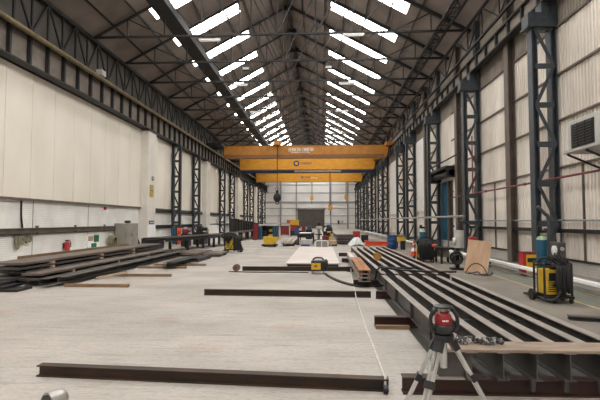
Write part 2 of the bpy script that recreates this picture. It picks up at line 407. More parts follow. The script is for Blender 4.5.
# longitudinal members under the roof
w = thing('roof_walkway', 'solid dark walkway running lengthwise under left roof slope', 'walkway', (-7.88, 40, 12.2))
MB().box(-8.42, -7.55, 18, Y1, 12.2, 12.28).build('deck', 'dark_steel', w)
for x in (-8.42, -7.59): MB().box(x, x+0.04, 18, Y1, 12.28, 12.62).build('side_rail', 'dark_steel', w)
b = MB()
for k in range(20): b.bar((-7.88, 22.6+3.85*k, 12.3), (-7.88, 22.6+3.85*k, roof_z(-7.88)-0.2), 0.05)
b.build('hanger', 'dark_steel', w)
def lattice_girder(name, label, xa, za, xb, zb, y0, y1, step, sz, sw, m='dark_steel'):
    t = thing(name, label, 'girder', ((xa+xb)/2, y0, za))
    MB().bar((xa, y0, za), (xa, y1, za), sz).build('chord', m, t)
    MB().bar((xb, y0, zb), (xb, y1, zb), sz).build('chord', m, t)
    b = MB(); y = y0; k = 0
    while y + step < y1:
        b.bar((xa, y, za), (xb, y, zb), sw)
        if k % 2: b.bar((xa, y, za), (xb, y+step, zb), sw)
        else: b.bar((xb, y, zb), (xa, y+step, za), sw)
        y += step; k += 1
    b.build('lacing', m, t)
    return t
lattice_girder('lattice_girder', 'flat lattice girder running lengthwise below right roof slope', 5.85, 11.3, 6.38, 11.3, 15, Y1-0.4, 0.9, 0.10, 0.04)
lattice_girder('lattice_girder', 'upright lattice girder along left wall under the eaves', -11.95, 9.35, -11.95, 11.1, 10, Y1-0.4, 1.1, 0.16, 0.08)
lattice_girder('lattice_girder', 'slim lattice girder along right wall just under the eaves', 7.1, 9.75, 7.1, 11.0, 16, Y1-0.4, 1.93, 0.10, 0.05)

# ------------------------------------------------------------------ runway girders
def runway(label, x, z0, z1, y0, y1, fw, step, face):
    t = thing('crane_runway', label, 'girder', (x, y0, z0))
    MB().box(x-0.02, x+0.02, y0, y1, z0+0.06, z1-0.06).build('web', 'brown_steel', t)
    MB().box(x-fw, x+fw, y0, y1, z0, z0+0.06).build('flange', 'dark_steel', t)
    MB().box(x-fw, x+fw, y0, y1, z1-0.06, z1).build('flange', 'dark_steel', t)
    MB().box(x-0.05, x+0.05, y0, y1, z1, z1+0.08).build('rail', 'dark_steel', t)
    y = y0 + 0.3; k = 0; s0 = None
    while y < y1 and k < 72:
        if s0 is None:
            s0 = MB().box(x-fw+0.02, x+fw-0.02, y-0.05, y+0.05, z0+0.06, z1-0.06).build('stiffener', 'dark_steel', t); yb = y
        else:
            c = s0.copy(); COL.objects.link(c); c.location.y += y - yb
        y += step; k += 1
    return t
runway('brown crane runway girder with dark stiffeners on left wall', -11.65, 7.72, 9.0, 12.0, Y1-0.3, 0.2, 1.18, 1)
runway('brown crane runway girder carried by columns on right side', 7.2, 8.62, 9.25, 11.0, Y1-0.3, 0.15, 1.18, -1)
o = thing('conductor_pipe', 'olive yellow pipe running along the left runway girder', 'pipe', (-11.28, 12, 8.9))
MB().tube([(-11.28, 12, 8.9), (-11.28, Y1-0.4, 8.9)], 0.11, 10, 1).build('pipe_run', 'olive', o, smooth=True)
b0 = None
for k in range(22):
    b0 = MB().box(-11.46, -11.38, 13+k*3.85, 13.12+k*3.85, 8.78, 9.0).build('bracket', 'dark_steel', o)
tag(MB().box(-11.42, -11.12, 22.0, 22.45, 9.02, 9.3).build('junction_box', 'light_grey', loc=(-11.3, 22, 9.02)), 'small pale grey junction box on top of olive pipe', 'box')

# ------------------------------------------------------------------ lattice columns
def lattice_column(label, xi, xo, y, h, cap, group, mname='blue_steel', flip=1):
    """xi = hall-side chord centre, xo = wall-side chord centre"""
    t = thing('lattice_column', label, 'column', ((xi+xo)/2, y, 0), group)
    for x in (xi, xo):
        b = MB()
        b.box(x-0.09, x-0.065, y-0.16, y+0.16, 0.03, h); b.box(x+0.065, x+0.09, y-0.16, y+0.16, 0.03, h); b.box(x-0.065, x+0.065, y-0.014, y+0.014, 0.03, h)
        b.build('chord', mname, t)
    MB().box(min(xi,xo)-0.2, max(xi,xo)+0.2, y-0.28, y+0.28, 0, 0.04).build('base_plate', mname, t)
    n = max(4, int(h/1.2)); st = (h-0.3)/n
    for k in range(n+1):
        z = 0.25 + k*st
        MB().box(min(xi,xo), max(xi,xo), y-0.17, y-0.155, z-0.09, z+0.09).build('cross_bar', mname, t)
        if k < n:
            a, c = (xo, xi) if k % 2 == (n % 2 == 0) else (xi, xo)
            MB().bar((a, y-0.165, z), (c, y-0.165, z+st), 0.015, 0.11, (1,0,0)).build('diagonal', mname, t)
    if cap:
        MB().box(xi-0.22, 7.36, y-0.24, y+0.24, h, h+0.42).build('cap_box', mname, t)
        MB().box(xi-0.25, xo+0.09, y-0.27, y+0.27, h-0.05, h).build('cap_plate', mname, t)
        MB().box(7.36, 7.58, y-0.17, y+0.17, h, 11.2).build('upper_post', mname, t)
        MB().box(7.06, 7.33, y-0.2, y+0.2, h+0.42, 8.62).build('bearing', mname, t)
    else:
        MB().box(min(xi,xo)-0.12, max(xi,xo)+0.12, y-0.22, y+0.22, h, h+0.06).build('cap_plate', mname, t)
    return t
GR = 'lattice columns along the right wall'
c0 = lattice_column('nearest dark blue-grey lattice column on the right beside the air unit', 6.84, 7.43, 14.7, 7.86, True, GR)
lab = ['lattice column on right between the plywood board and nearest column',
       'right lattice column beside the tall blue door', 'right lattice column just beyond the blue door column',
       'right lattice column paired behind the fourth one', 'right lattice column just beyond first wide white panel pair', 'right lattice column standing close behind the sixth']
ys = [21.7, 28.95, 36.3, 40.9, 50.9, 54.6, 62.5, 66.5, 74.5, 78.5, 86.5, 91]
for k, yy in enumerate(ys):
    dup(c0, (c0.location.x, yy, 0), 'dark lattice column, %s along the right wall from the near end' % ORD[k+1])
GL = 'lattice columns along the left wall'
cl = lattice_column('nearest dark lattice column on left, beyond the white pillar', -11.33, -11.87, 35.5, 7.66, False, GL)
for k, yy in enumerate([41.2, 52.2, 58.0, 68.6, 74.3, 84.0, 90.0]):
    dup(cl, (cl.location.x, yy, 0), 'dark lattice column, %s along the left wall from the near end' % ORD[k+1])
# intermediate posts on right wall
for k, yy in enumerate((18.0, 24.8, 32.3)):
    t = thing('wall_post', ['brown wall post between the two nearest right lattice columns', 'brown wall post beside the white drainpipe', 'brown wall post beyond the tall blue door'][k], 'post', (7.45, yy, 0), 'plain posts against the right wall')
    b = MB(); b.box(7.32, 7.35, yy-0.2, yy+0.2, 0, 11.2); b.box(7.55, 7.58, yy-0.2, yy+0.2, 0, 11.2); b.box(7.35, 7.55, yy-0.012, yy+0.012, 0, 11.2)
    b.build('shaft', 'post_brown', t)
    MB().box(7.25, 7.59, yy-0.25, yy+0.25, 0, 0.03).build('base_plate', 'post_brown', t)
# pillars on left wall
p0 = thing('wall_pillar', 'nearest white pillar on left wall, carrying notices', 'pillar', (-11.83, 30.1, 0), 'white pillars along the left wall')
MB().box(-12.15, -11.55, 29.38, 30.84, 0, 7.64).build('shaft', 'pillar_paint', p0, bevel=0.02)
MB().box(-12.15, -11.52, 29.35, 30.87, 7.64, 7.71).build('pad', 'brown_steel', p0)
for k, yy in enumerate((45.5, 62.5, 79.7)):
    dup(p0, (-11.83, yy, 0), ['white pillar on left wall, second from the near end', 'white pillar on left wall, third from the near end', 'white pillar on left wall, farthest one'][k])
tag(MB().box(-11.55, -11.53, 29.5, 30.82, 0.12, 1.36).build('notice_sheet', 'paper', loc=(-11.54, 30.1, 0.1)), 'large white sheet fixed low on the nearest pillar', 'notice')
s = thing('wall_sign', 'dark blue sign with white print on the nearest pillar', 'sign', (-11.53, 30.1, 1.38))
MB().box(-11.55, -11.525, 29.7, 30.5, 1.38, 1.62).build('board', 'sign_blue', s)
b = MB()
for k in range(6): b.box(-11.526, -11.522, 29.78+k*0.11, 29.78+k*0.11+0.07, 1.46, 1.54)
b.build('lettering', 'paper', s)
s = thing('wall_notice', 'yellow notice high on the nearest white pillar', 'sign', (-11.53, 30.0, 3.2))
MB().box(-11.55, -11.525, 29.72, 30.36, 3.22, 4.05).build('board', 'sign_yellow', s)
MB().box(-11.526, -11.522, 29.78, 30.30, 3.62, 3.68).build('lettering', 'black', s)
b = MB().cyl((-11.55, 30.15, 4.5), (-11.47, 30.15, 4.5), 0.16)
tag(b.build('alarm_bell', 'grey_galv', loc=(-11.55, 30.15, 4.5), smooth=True), 'round grey bell above the yellow notice', 'bell')

# ------------------------------------------------------------------ overhead cranes
def strokes(b, x, y, z, w, h, n, seed):
    rnd = random.Random(seed); cw = w/n
    for k in range(n):
        xa = x + k*cw; t = cw*0.22
        b.box(xa, xa+t, y-0.006, y, z, z+h)
        if rnd.random() < .7: b.box(xa, xa+cw*0.72, y-0.006, y, z+h-t, z+h)
        if rnd.random() < .6: b.box(xa, xa+cw*0.72, y-0.006, y, z+h*0.45, z+h*0.45+t)
        if rnd.random() < .6: b.box(xa, xa+cw*0.72, y-0.006, y, z, z+t)
        if rnd.random() < .6: b.box(xa+cw*0.5, xa+cw*0.72, y-0.006, y, z, z+h)
def crane(label, y, z0, z1, m, xa, xb):
    t = thing('bridge_crane', label, 'overhead crane', ((xa+xb)/2, y, z0), 'yellow bridge cranes across the hall')
    b = MB()
    b.hexa([(xa,y-0.3,z0),(xb-0.35,y-0.3,z0),(xb-0.35,y+0.3,z0),(xa,y+0.3,z0),(xa,y-0.3,z1),(xb,y-0.3,z1),(xb,y+0.3,z1),(xa,y+0.3,z1)])
    b.build('girder', m, t)
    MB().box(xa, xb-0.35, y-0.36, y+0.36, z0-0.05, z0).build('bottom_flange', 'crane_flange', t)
    MB().box(xa, xb, y-0.36, y+0.36, z1, z1+0.04).build('top_flange', m, t)
    for x0, x1 in ((-11.82, xa), (xb-0.5, 7.3)):
        e = MB().box(x0, x1, y-1.5, y+1.5, 9.34, 9.6).build('end_carriage', 'black_steel' if x0 < 0 else m, t)
    return t
c1 = crane('nearest orange bridge crane with white lettering and hook', 46.8, 8.2, 9.42, 'crane_old', -10.2, 7.04)
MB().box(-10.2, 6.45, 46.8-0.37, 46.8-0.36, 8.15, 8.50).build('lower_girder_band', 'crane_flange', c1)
b = MB(); strokes(b, -3.4, 46.8-0.302, 8.85, 2.6, 0.36, 15, 3); b.build('lettering', 'paper', c1)
b = MB(); strokes(b, -3.15, 46.8-0.302, 8.68, 2.0, 0.10, 14, 9); b.build('small_lettering', 'paper', c1)
c2 = crane('middle yellow bridge crane with blue ring emblem', 57.8, 8.22, 9.75, 'crane', -10.5, 7.04)
b = MB().torus((-3.2, 57.8-0.31, 9.0), 0.30, 0.085, 'y'); b.build('ring_emblem', 'sign_blue', c2)
b = MB(); strokes(b, -2.75, 57.8-0.302, 8.85, 1.6, 0.30, 9, 5); b.build('lettering', 'sign_blue', c2)
MB().box(-10.6, 6.8, 57.8+1.9, 57.8+1.94, 7.95, 8.45).build('conductor_bar', 'sign_blue', c2)
MB().box(-3.6, 2.6, 57.8+1.88, 57.8+1.9, 8.1, 8.36).build('pale_strip', 'light_grey', c2)
b = MB()
for x in (-9.5, -3, 3, 6.5): b.box(x, x+0.1, 58.1, 59.74, 8.3, 8.4)
b.build('bracket', 'black_steel', c2)
c3 = crane('farthest yellow bridge crane with short blue wordmark', 75.6, 8.2, 9.85, 'crane', -11.0, 7.04)
b = MB().torus((-3.2, 75.6-0.31, 8.95), 0.16, 0.06, 'y'); b.build('ring_emblem', 'sign_blue', c3)
b = MB(); strokes(b, -2.9, 75.6-0.302, 8.85, 1.1, 0.24, 6, 5); b.build('lettering', 'sign_blue', c3)
b = MB(); strokes(b, -1.75, 75.6-0.302, 8.72, 1.1, 0.18, 7, 6); b.build('small_lettering', 'paper', c3)
# hoists hanging from them
h = thing('hoist', 'crane hook block hanging on red rope from nearest crane', 'hoist', (-4.56, 46.2, 8.0))
MB().box(-4.9, -4.2, 45.85, 46.42, 9.45, 9.85).build('trolley', 'crane_old', h)
MB().cyl((-4.56, 46.2, 4.75), (-4.56, 46.2, 9.45), 0.045).build('rope', 'black', h)
MB().cyl((-4.56, 46.2, 5.05), (-4.56, 46.2, 5.95), 0.06).build('rope_sleeve', 'red', h)
MB().torus((-4.56, 46.2, 4.9), 0.19, 0.05, 'y').build('ring', 'grey_galv', h, smooth=True)
MB().ball((-4.56, 46.2, 4.0), 0.46, 14, (0.9, 0.6, 1.05)).build('hook_block', 'black_steel', h, smooth=True)
MB().box(-4.70, -4.42, 46.1, 46.3, 4.45, 4.72).build('swivel', 'black_steel', h)
b = MB().torus((-4.56, 46.2, 3.46), 0.14, 0.045, 'y'); b.build('hook', 'black_steel', h, smooth=True)
for k, (x, y, zt, z) in enumerate(((-1.6, 75.0, 8.2, 5.4), (1.1, 57.3, 8.2, 3.3), (4.1, 75.0, 8.2, 5.5))):
    h = thing('hoist', ['yellow hoist block hanging left above the roller shutter', 'yellow hoist block hanging lowest, beside the shutter', 'yellow hoist block hanging rightmost before the end wall'][k], 'hoist', (x, y, zt), 'small yellow hoists')
    MB().box(x-0.26, x+0.26, y-0.2, y+0.2, z-0.3, z+0.35).build('block', 'crane', h)
    MB().box(x-0.15, x+0.15, y-0.1, y+0.2, zt-0.3, zt-0.05).build('trolley', 'crane', h)
    MB().cyl((x-0.08, y, z+0.35), (x-0.08, y, zt-0.3), 0.03).build('rope', 'black', h)
    MB().cyl((x+0.08, y, z+0.35), (x+0.08, y, zt-0.3), 0.03).build('rope', 'black', h)
    MB().cyl((x, y, z-1.0), (x, y, z-0.3), 0.05).build('hook', 'black_steel', h)
# lamps hanging below the trusses
lamps = [(-5.75, 22.6, 10.95, 1.1), (1.65, 22.6, 11.08, 1.1), (-5.6, 30.3, 10.95, 1.1), (1.75, 30.3, 10.95, 1.1), (-5.6, 38.0, 10.95, 1.1), (1.75, 38.0, 10.95, 1.1)]
side = ['left', 'right']
pos = ['nearest to the camera', 'second from the camera', 'third from the camera']
l0 = None
for k, (x, y, z, w_) in enumerate(lamps):
    lb = 'slim white batten lamp under the %s roof slope, %s' % (side[k % 2], pos[k//2])
    if l0 is None:
        l0 = thing('batten_lamp', lb, 'lamp', (x, y, z), 'batten lamps below the trusses')
        MB().box(x-0.55, x+0.55, y-0.06, y+0.06, z-0.03, z+0.05).build('housing', 'white', l0)
        MB().cyl((x-0.5, y, z-0.06), (x+0.5, y, z-0.06), 0.03).build('lamp_tube', 'paper', l0)
        for q in (-0.4, 0.4): MB().bar((x+q, y, z+0.05), (x+q, y, 11.14), 0.02).build('hanger', 'dark_steel', l0)
    else: dup(l0, (x, y, z), lb)
for k, (x, y, z) in enumerate(((0.45, 26.45, 10.75), (-4.5, 26.45, 10.75))):
    t = thing('floodlight', 'boxy grey floodlight under the ridge, %s one' % ['right-hand', 'left-hand'][k], 'lamp', (x, y, z), 'boxy floodlights')
    MB().box(x-0.2, x+0.2, y-0.12, y+0.12, z-0.12, z+0.16).build('housing', 'dark_steel', t)
    MB().box(x-0.19, x+0.19, y-0.13, y-0.12, z-0.1, z+0.04).build('lens', 'light_grey', t)
    MB().bar((x, y, z+0.16), (x, y, 11.14), 0.04).build('bracket', 'dark_steel', t)

# ------------------------------------------------------------------ left wall fittings
t = thing('wall_beam', 'dark steel beam fixed along the white brick wall on left', 'beam', (-12.05, 14, 1.1))
MB().ibeam((-12.05, 12, 1.10), (-12.05, 25.75, 1.10), 0.21, 0.16, 0.03, 0.02).build('section', 'post_brown', t)
for k in range(5): MB().box(-12.15, -12.13, 12.6+k*3, 12.8+k*3, 1.0, 1.4).build('fixing_plate', 'post_brown', t)
tag(MB().box(-12.14, -12.0, 31.2, 92, 1.04, 1.30).build('wall_rail', 'black_steel', loc=(-12.1, 31, 1.1)), 'dark rail along left wall beyond the first white pillar', 'rail')
b = MB().tube([(-12.10, 12, 1.04), (-12.10, 26, 1.04)], 0.035, 8, 1)
tag(b.build('conduit', 'grey_galv', loc=(-12.1, 12, 1.04)), 'thin grey conduit below the dark wall beam', 'pipe')
t = thing('fire_extinguisher', 'red fire extinguisher hanging on white brick wall at left', 'fire extinguisher', (-11.98, 20.75, 0.2))
MB().lathe((-11.98, 20.75, 0.2), ((0.10,0),(0.12,0.02),(0.12,0.36),(0.08,0.43),(0.03,0.46))).build('cylinder', 'red', t, smooth=True)
MB().box(-12.04, -11.92, 20.67, 20.85, 0.66, 0.71).build('valve', 'black', t)
MB().tube([(-11.98, 20.8, 0.68), (-11.95, 20.97, 0.62), (-11.95, 20.99, 0.35)], 0.02).build('hose', 'black', t)
MB().box(-12.148, -12.095, 20.65, 20.85, 0.3, 0.55).build('wall_bracket', 'black', t)
t = thing('lifting_sling', 'olive lifting slings draped from the conduit on brick wall', 'sling', (-12.06, 17.5, 1.0))
for k, (yy, zz, ln) in enumerate(((17.35, 1.0, 0.50), (17.62, 0.95, 0.25), (17.9, 0.95, 0.2), (18.1, 0.98, 0.22))):
    MB().tube([(-12.07, yy-0.05, zz), (-12.05, yy-0.09, zz-ln*0.6), (-12.05, yy, zz-ln), (-12.05, yy+0.09, zz-ln*0.5), (-12.07, yy+0.05, zz)], 0.05, 8, 5).build('loop', 'olive_cloth', t, smooth=True)
b = MB().tube([(-12.1, 17.6, 2.42), (-12.1, 17.6, 1.9), (-12.1, 17.66, 1.5), (-12.1, 17.7, 1.32)], 0.035)
tag(b.build('wall_cable', 'black', loc=(-12.1, 17.6, 1.3)), 'black cable hanging down the white brick wall', 'cable')
b = MB().cyl((-12.15, 24.63, 2.3), (-12.03, 24.63, 2.3), 0.08)
tag(b.build('alarm_sounder', 'red', loc=(-12.1, 24.63, 2.3)), 'small red alarm under the cream panel edge', 'alarm')
t = thing('notice_board', 'wall notices, white sheet beside green safety signs', 'notice', (-12.13, 23.4, 0.2))
MB().box(-12.15, -12.12, 22.85, 23.5, 0.25, 0.86).build('sheet', 'paper', t)
MB().box(-12.12, -12.115, 22.92, 23.43, 0.55, 0.8).build('printed_panel', 'timber_pale', t)
MB().box(-12.15, -12.12, 23.55, 24.05, 0.48, 0.84).build('sign', 'green', t)
MB().box(-12.12, -12.10, 23.25, 23.75, 0.20, 0.42).build('sign', 'green', t)
MB().box(-12.15, -12.12, 23.8, 24.15, 0.20, 0.42).build('sign', 'paper', t)
t = thing('storage_cabinet', 'tall grey steel cabinet against white brick wall by pillar', 'cabinet', (-11.75, 26.5, 0))
MB().box(-12.1, -11.35, 25.8, 27.4, 0.05, 1.46).build('body', 'cabinet_grey', t, bevel=0.01)
for y0, y1 in ((25.83, 26.58), (26.62, 27.37)):
    d = MB().box(-11.35, -11.33, y0, y1, 0.1, 1.42).build('door', 'cabinet_grey', t)
    MB().box(-11.33, -11.31, (y0+y1)/2+0.2, (y0+y1)/2+0.23, 0.7, 0.85).build('handle', 'black', d)
MB().box(-12.05, -11.4, 25.85, 27.35, 0, 0.05).build('plinth', 'black', t)
b = MB().ball((-11.7, 26.7, 1.55), 0.18, 12, (1.1, 1.3, 0.55))
tag(b.build('bag', 'black', loc=(-11.7, 26.7, 1.46), smooth=True), 'small black bag lying on top of grey cabinet', 'bag')
t = thing('hose_coil', 'olive coiled hose leaning on wall left of grey cabinet', 'hose', (-11.9, 25.2, 0))
for k in range(4): MB().torus((-12.0+0.08*k, 25.2, 0.42), 0.34-0.02*k, 0.045, 'x').build('coil', 'olive_cloth', t, smooth=True)
t = thing('hanging_cables', 'black cables hanging between grey cabinet and white pillar', 'cable', (-12.0, 28.5, 0))
for k in range(4): MB().tube([(-12.0, 28.3+0.05*k, 1.3), (-11.95, 28.35+0.07*k, 0.8), (-11.9, 28.55+0.09*k, 0.3), (-11.8, 28.6+0.1*k, 0.05)], 0.05).build('cable', 'rubber', t)

# ------------------------------------------------------------------ stacked steel on the left
GS = 'steel plates stacked along the left wall'
def slab_thing(label, x0, x1, y0, y1, z0, z1, m, name='steel_plate', cat='steel plate', group=GS, rot=0, bevel=0):
    b = MB().box(x0, x1, y0, y1, z0, z1)
    o = b.build(name, m, loc=((x0+x1)/2, (y0+y1)/2, z0)); o.rotation_euler.z = rot
    return tag(o, label, cat, group)
lev = ['bottom', 'second', 'third', 'fourth', 'top']
za = [0.03, 0.145, 0.26, 0.375, 0.49]
for k, z in enumerate(za):
    sh = [0.10, -0.15, 0.12, 0.0, 0.05][k]
    slab_thing('dark steel plate in the rear stack by left wall, %s layer' % lev[k], -8.35+sh*0.3, -7.42+sh*0.35-0.02*k, 10.9+sh*2, 20.7+sh, z, z+0.06, 'stack_top' if k == 4 else 'mill_dark')
zb = [0.03, 0.155, 0.265]
for k, z in enumerate(zb):
    sh = [0.2, -0.1, 0.0][k]
    slab_thing('dark steel plate in the front stack on left, %s layer' % ['bottom', 'middle', 'top'][k], -7.34, -6.84+0.05*sh, 10.75+sh, 20.3+sh, z, z+0.05, 'stack_top' if k == 2 else 'mill_dark')
sp0 = None
n = 0
for z0, z1, x, xs in ((0.09,0.145,-7.9,'rear'), (0.205,0.26,-7.9,'rear'), (0.32,0.375,-7.9,'rear'), (0.435,0.49,-7.9,'rear'), (0.08,0.155,-7.1,'front'), (0.205,0.265,-7.1,'front')):
    for yy in (12.2, 15.0, 17.6):
        wd = 0.44 if xs == 'rear' else 0.24
        b = MB().box(x-wd, x+wd+ (0.06 if xs == 'rear' else 0.03), yy-0.04, yy+0.04, z0, z1)
        tag(b.build('spacer_block', 'timber_pale', loc=(x, yy, z0)), 'pale timber spacer between plates of the %s left stack' % xs, 'timber spacer', 'timber spacers in the %s stack' % xs)
for yy, x0, x1, nm in ((11.6, -8.4, -6.9, 'near'), (15, -8.4, -6.9, 'middle'), (18.6, -8.4, -6.9, 'far')):
    tag(MB().box(x0, x1, yy-0.05, yy+0.05, 0, 0.03).build('packing_strip', 'timber', loc=(x0, yy, 0)), 'flat timber packing under the left stacks, %s one' % nm, 'timber')
for k, (x, h_, fl) in enumerate(((-6.62, 0.19, -1), (-6.38, 0.19, -1))):
    b = MB().channel((x, 10.5+0.35*k, 0.085), (x, 20.5, 0.085), h_-0.05, 0.22, 0.012, 1)
    o = b.build('steel_channel', 'mill_dark', loc=(x, 10.5, 0.085)); tag(o, ['grey steel channel in front of left stack, inner of two', 'grey steel channel in front of left stack, outer of two'][k], 'steel channel')
for k, (x0, x1, y0, y1, z0, rt) in enumerate(((-8.3, -6.85, 9.85, 10.42, 0.0, 0.04), (-8.4, -7.2, 9.9, 10.6, 0.055, 0.02), (-8.5, -7.4, 9.95, 10.6, 0.11, 0.03))):
    slab_thing('short dark plate at the near end of left stacks, %s' % ['lowest', 'middle', 'uppermost'][k], x0, x1, y0, y1, z0, z0+0.05, 'black_steel', rot=rt)
tag(MB().box(-8.60, -8.52, 12.4, 19.6, 0.0, 0.60).build('timber_board', 'timber', loc=(-8.7, 12, 0)), 'long brown timber board on edge behind left stacks', 'timber')
# timber bearers on the floor
for (x0, x1, y, m, lb) in ((-6.25, -4.66, 10.75, 'timber', 'brown timber bearer nearest the camera by left stack'), (-6.1, -4.32, 12.85, 'timber', 'brown timber bearer second from the camera by left stack'),
                           (-6.2, -4.55, 15.05, 'timber', 'brown timber bearer under the short black beams'), (-6.0, -4.13, 16.0, 'timber', 'brown timber bearer farthest along the left stack')):
    tag(MB().box(x0, x1, y-0.045, y+0.045, 0, 0.075).build('timber_bearer', m, loc=((x0+x1)/2, y, 0), bevel=0.005), lb, 'timber', 'timber bearers on the floor')
o = MB().bar((0, 0, 0), (0.62, 0.55, 0.10), 0.07, 0.05).build('timber_offcut', 'timber_pale', loc=(0, 0, 0)); o.location = (-6.18, 12.15, 0.035)
tag(o, 'pale timber offcut propped diagonally on a bearer', 'timber')
# short beams left of the floor lane
GB = 'short black beams on the floor at left'
k = 0
for (x, y0, y1, z, rt) in ((-5.15, 14.7, 17.0, 0.077, -0.03), (-4.93, 14.75, 17.0, 0.077, -0.03), (-5.35, 16.9, 18.9, 0.0, -0.02), (-5.1, 17.0, 19.0, 0.0, -0.02), (-4.85, 17.3, 19.2, 0.0, -0.02)):
    b = MB().channel((x, y0, z), (x, y1, z), 0.15, 0.18, 0.012, 1 if k % 2 else -1)
    o = b.build('short_beam', 'black_steel', loc=(x, (y0+y1)/2, z)); o.rotation_euler.z = rt
    tag(o, ['short black channel on timber, left of the near pair', 'short black channel on timber, right of the near pair', 'short black channel lying behind, leftmost of three', 'short black channel lying behind, middle of three', 'short black channel lying behind, rightmost of three'][k], 'steel channel', GB); k += 1
for k, (x0, x1, y0, y1) in enumerate(((-6.6, -5.5, 20.0, 22.5), (-5.3, -4.5, 19.9, 21.6))):
    for q in (0.15, 0.85):
        yy = y0 + (y1-y0)*q
        tag(MB().box(x0+0.05, x1-0.05, yy-0.05, yy+0.05, 0, 0.08).build('timber_batten', 'timber', loc=(x0, yy, 0)), 'short batten under flat plate %s, %s end' % (['left of the black table', 'near the yellow welder'][k], 'near' if q < .5 else 'far'), 'timber')
    slab_thing(['flat dark plate on battens beside the black table', 'flat dark plate on battens near the left welding cart'][k], x0, x1, y0, y1, 0.08, 0.16, 'stack_top', group=None)

# ------------------------------------------------------------------ long black table
t = thing('work_table', 'long low black steel table at left with many legs', 'table', (-6.9, 25.8, 0))
dx, dy = 0.21, 0.978
def tp(a, s, z): return (-7.7 + dx*a - dy*s, 22.0 + dy*a + dx*s, z)
AL = 9.0
MB().hexa([tp(0,0,.70), tp(AL,0,.70), tp(AL,1.3,.70), tp(0,1.3,.70), tp(0,0,.76), tp(AL,0,.76), tp(AL,1.3,.76), tp(0,1.3,.76)]).build('table_top', 'black_steel', t)
for s_ in (0.06, 1.22):
    MB().bar(tp(0.1, s_, .6), tp(AL-0.1, s_, .6), 0.08, 0.08).build('rail', 'black_steel', t)
for a in (2.4, 4.2, 5.6, 7.2, 8.7):
    for s_ in (0.1, 1.2):
        MB().bar(tp(a, s_, 0), tp(a, s_, .55), 0.13, 0.13, (0,1,0)).build('leg', 'black_steel', t)
tag(MB().box(-10.4, -9.4, 25.6, 26.6, 0, 0.6).build('steel_crate', 'black_steel', loc=(-9.9, 26, 0), bevel=0.01), 'dark steel crate standing behind the black table', 'crate')
# things on and behind the table
def gas_cyl(label, x, y, z0, r, h, m, collar, group='gas cylinders'):
    t = thing('gas_cylinder', label, 'gas cylinder', (x, y, z0), group)
    MB().lathe((x, y, z0), ((r*0.92,0),(r,0.03),(r,h*0.90),(r*0.97,h*0.93)), 20).build('body', m, t, smooth=True)
    MB().lathe((x, y, z0), ((r*0.97,h*0.93),(r*0.75,h*0.98),(r*0.35,h)), 20).build('shoulder', collar, t, smooth=True)
    MB().lathe((x, y, z0), ((0.03,h),(0.03,h+0.1),(0.045,h+0.1),(0.045,h+0.16)), 10).build('valve', 'satin', t)
    rg = MB().box(x-0.12, x+0.10, y-0.05, y+0.05, h+z0+0.06, h+z0+0.12).build('regulator', 'black', t)
    MB().cyl((x-0.08, y-0.05, h+z0+0.16), (x-0.08, y-0.08, h+z0+0.16), 0.05).build('gauge', 'black', rg)
    return t
gas_cyl('blue gas cylinder behind the long black table', -10.2, 30.8, 0, 0.14, 1.2, 'teal', 'teal')
t = thing('gas_rack', 'orange cylinders stacked beside the blue cylinder behind the table', 'gas cylinder', (-9.6, 30.0, 0))
for z in (0.12, 0.5, 0.88): MB().ball((-9.6, 30.0, z+0.08), 0.16, 12, (1, 1, 1.15)).build('bottle', 'orange', t, smooth=True)
MB().box(-9.8, -9.74, 29.95, 30.05, 0, 1.2).build('frame', 'black', t)
t = thing('bench_machine', 'dark red bench machine on the far side of black table', 'machine', (-8.6, 28.0, 0))
MB().box(-8.75, -8.3, 27.7, 28.4, 0.0, 0.80).build('cabinet', 'black_steel', t)
MB().box(-8.70, -8.42, 27.75, 28.3, 0.80, 1.1).build('head', 'dark_red', t, bevel=0.03)
MB().cyl((-8.42, 28, 0.98), (-8.25, 28, 0.95), 0.08).build('motor', 'dark_red', t)
MB().box(-8.6, -8.5, 27.9, 28.0, 1.1, 1.22).build('lever', 'white', t)
t = thing('bench_machine', 'black bench machine right of the dark red one', 'machine', (-8.3, 30.5, 0))
MB().box(-8.7, -7.9, 30.2, 31.0, 0, 0.85).build('cabinet', 'black_steel', t)
MB().box(-8.5, -8.15, 30.3, 30.8, 0.85, 1.25).build('head', 'black', t, bevel=0.03)
MB().cyl((-8.15, 30.5, 1.05), (-7.8, 30.5, 1.05), 0.12).build('motor', 'black', t)
o = MB().box(-0.35, 0.35, -0.02, 0.02, 0, 1.3).build('leaning_panel', 'white', loc=(0,0,0)); o.location = (-8.0, 33.2, 0.02); o.rotation_euler = (R(-8), 0, R(20))
tag(o, 'white panel leaning behind the far end of the table', 'panel')
tag(MB().box(-8.75, -8.15, 33.6, 34.2, 0, 1.0).build('wooden_crate', 'timber_pale', loc=(-8.4, 33.9, 0), bevel=0.02), 'brown wooden crate left of the leaning white panel', 'crate')

# ------------------------------------------------------------------ welding carts
def wheel(b, x, y, z, r, w_): b.cyl((x-w_/2, y, z), (x+w_/2, y, z), r, n=16)
def draped(t, x0, x1, y, z0, z1, n, seed, r=0.022):
    rnd = random.Random(seed)
    for k in range(n):
        x = x0 + (x1-x0)*(k+0.5)/n; d = rnd.uniform(0.02, 0.12)
        zb = z0 + rnd.uniform(0, 0.12)
        MB().tube([(x-0.02, y+0.14, z1-0.1), (x, y+0.05, z1), (x+0.01, y-0.04-d*0.3, z1-0.06), (x+rnd.uniform(-.02,.02), y-0.07-d*0.3, (z0+z1)/2), (x+0.02, y-0.05-d*0.3, zb), (x+0.05, y-0.02, zb-0.03+0.05), (x+0.06, y+0.0, zb+0.2)], r, 6, 4).build('draped_cable', 'rubber', t, smooth=True)

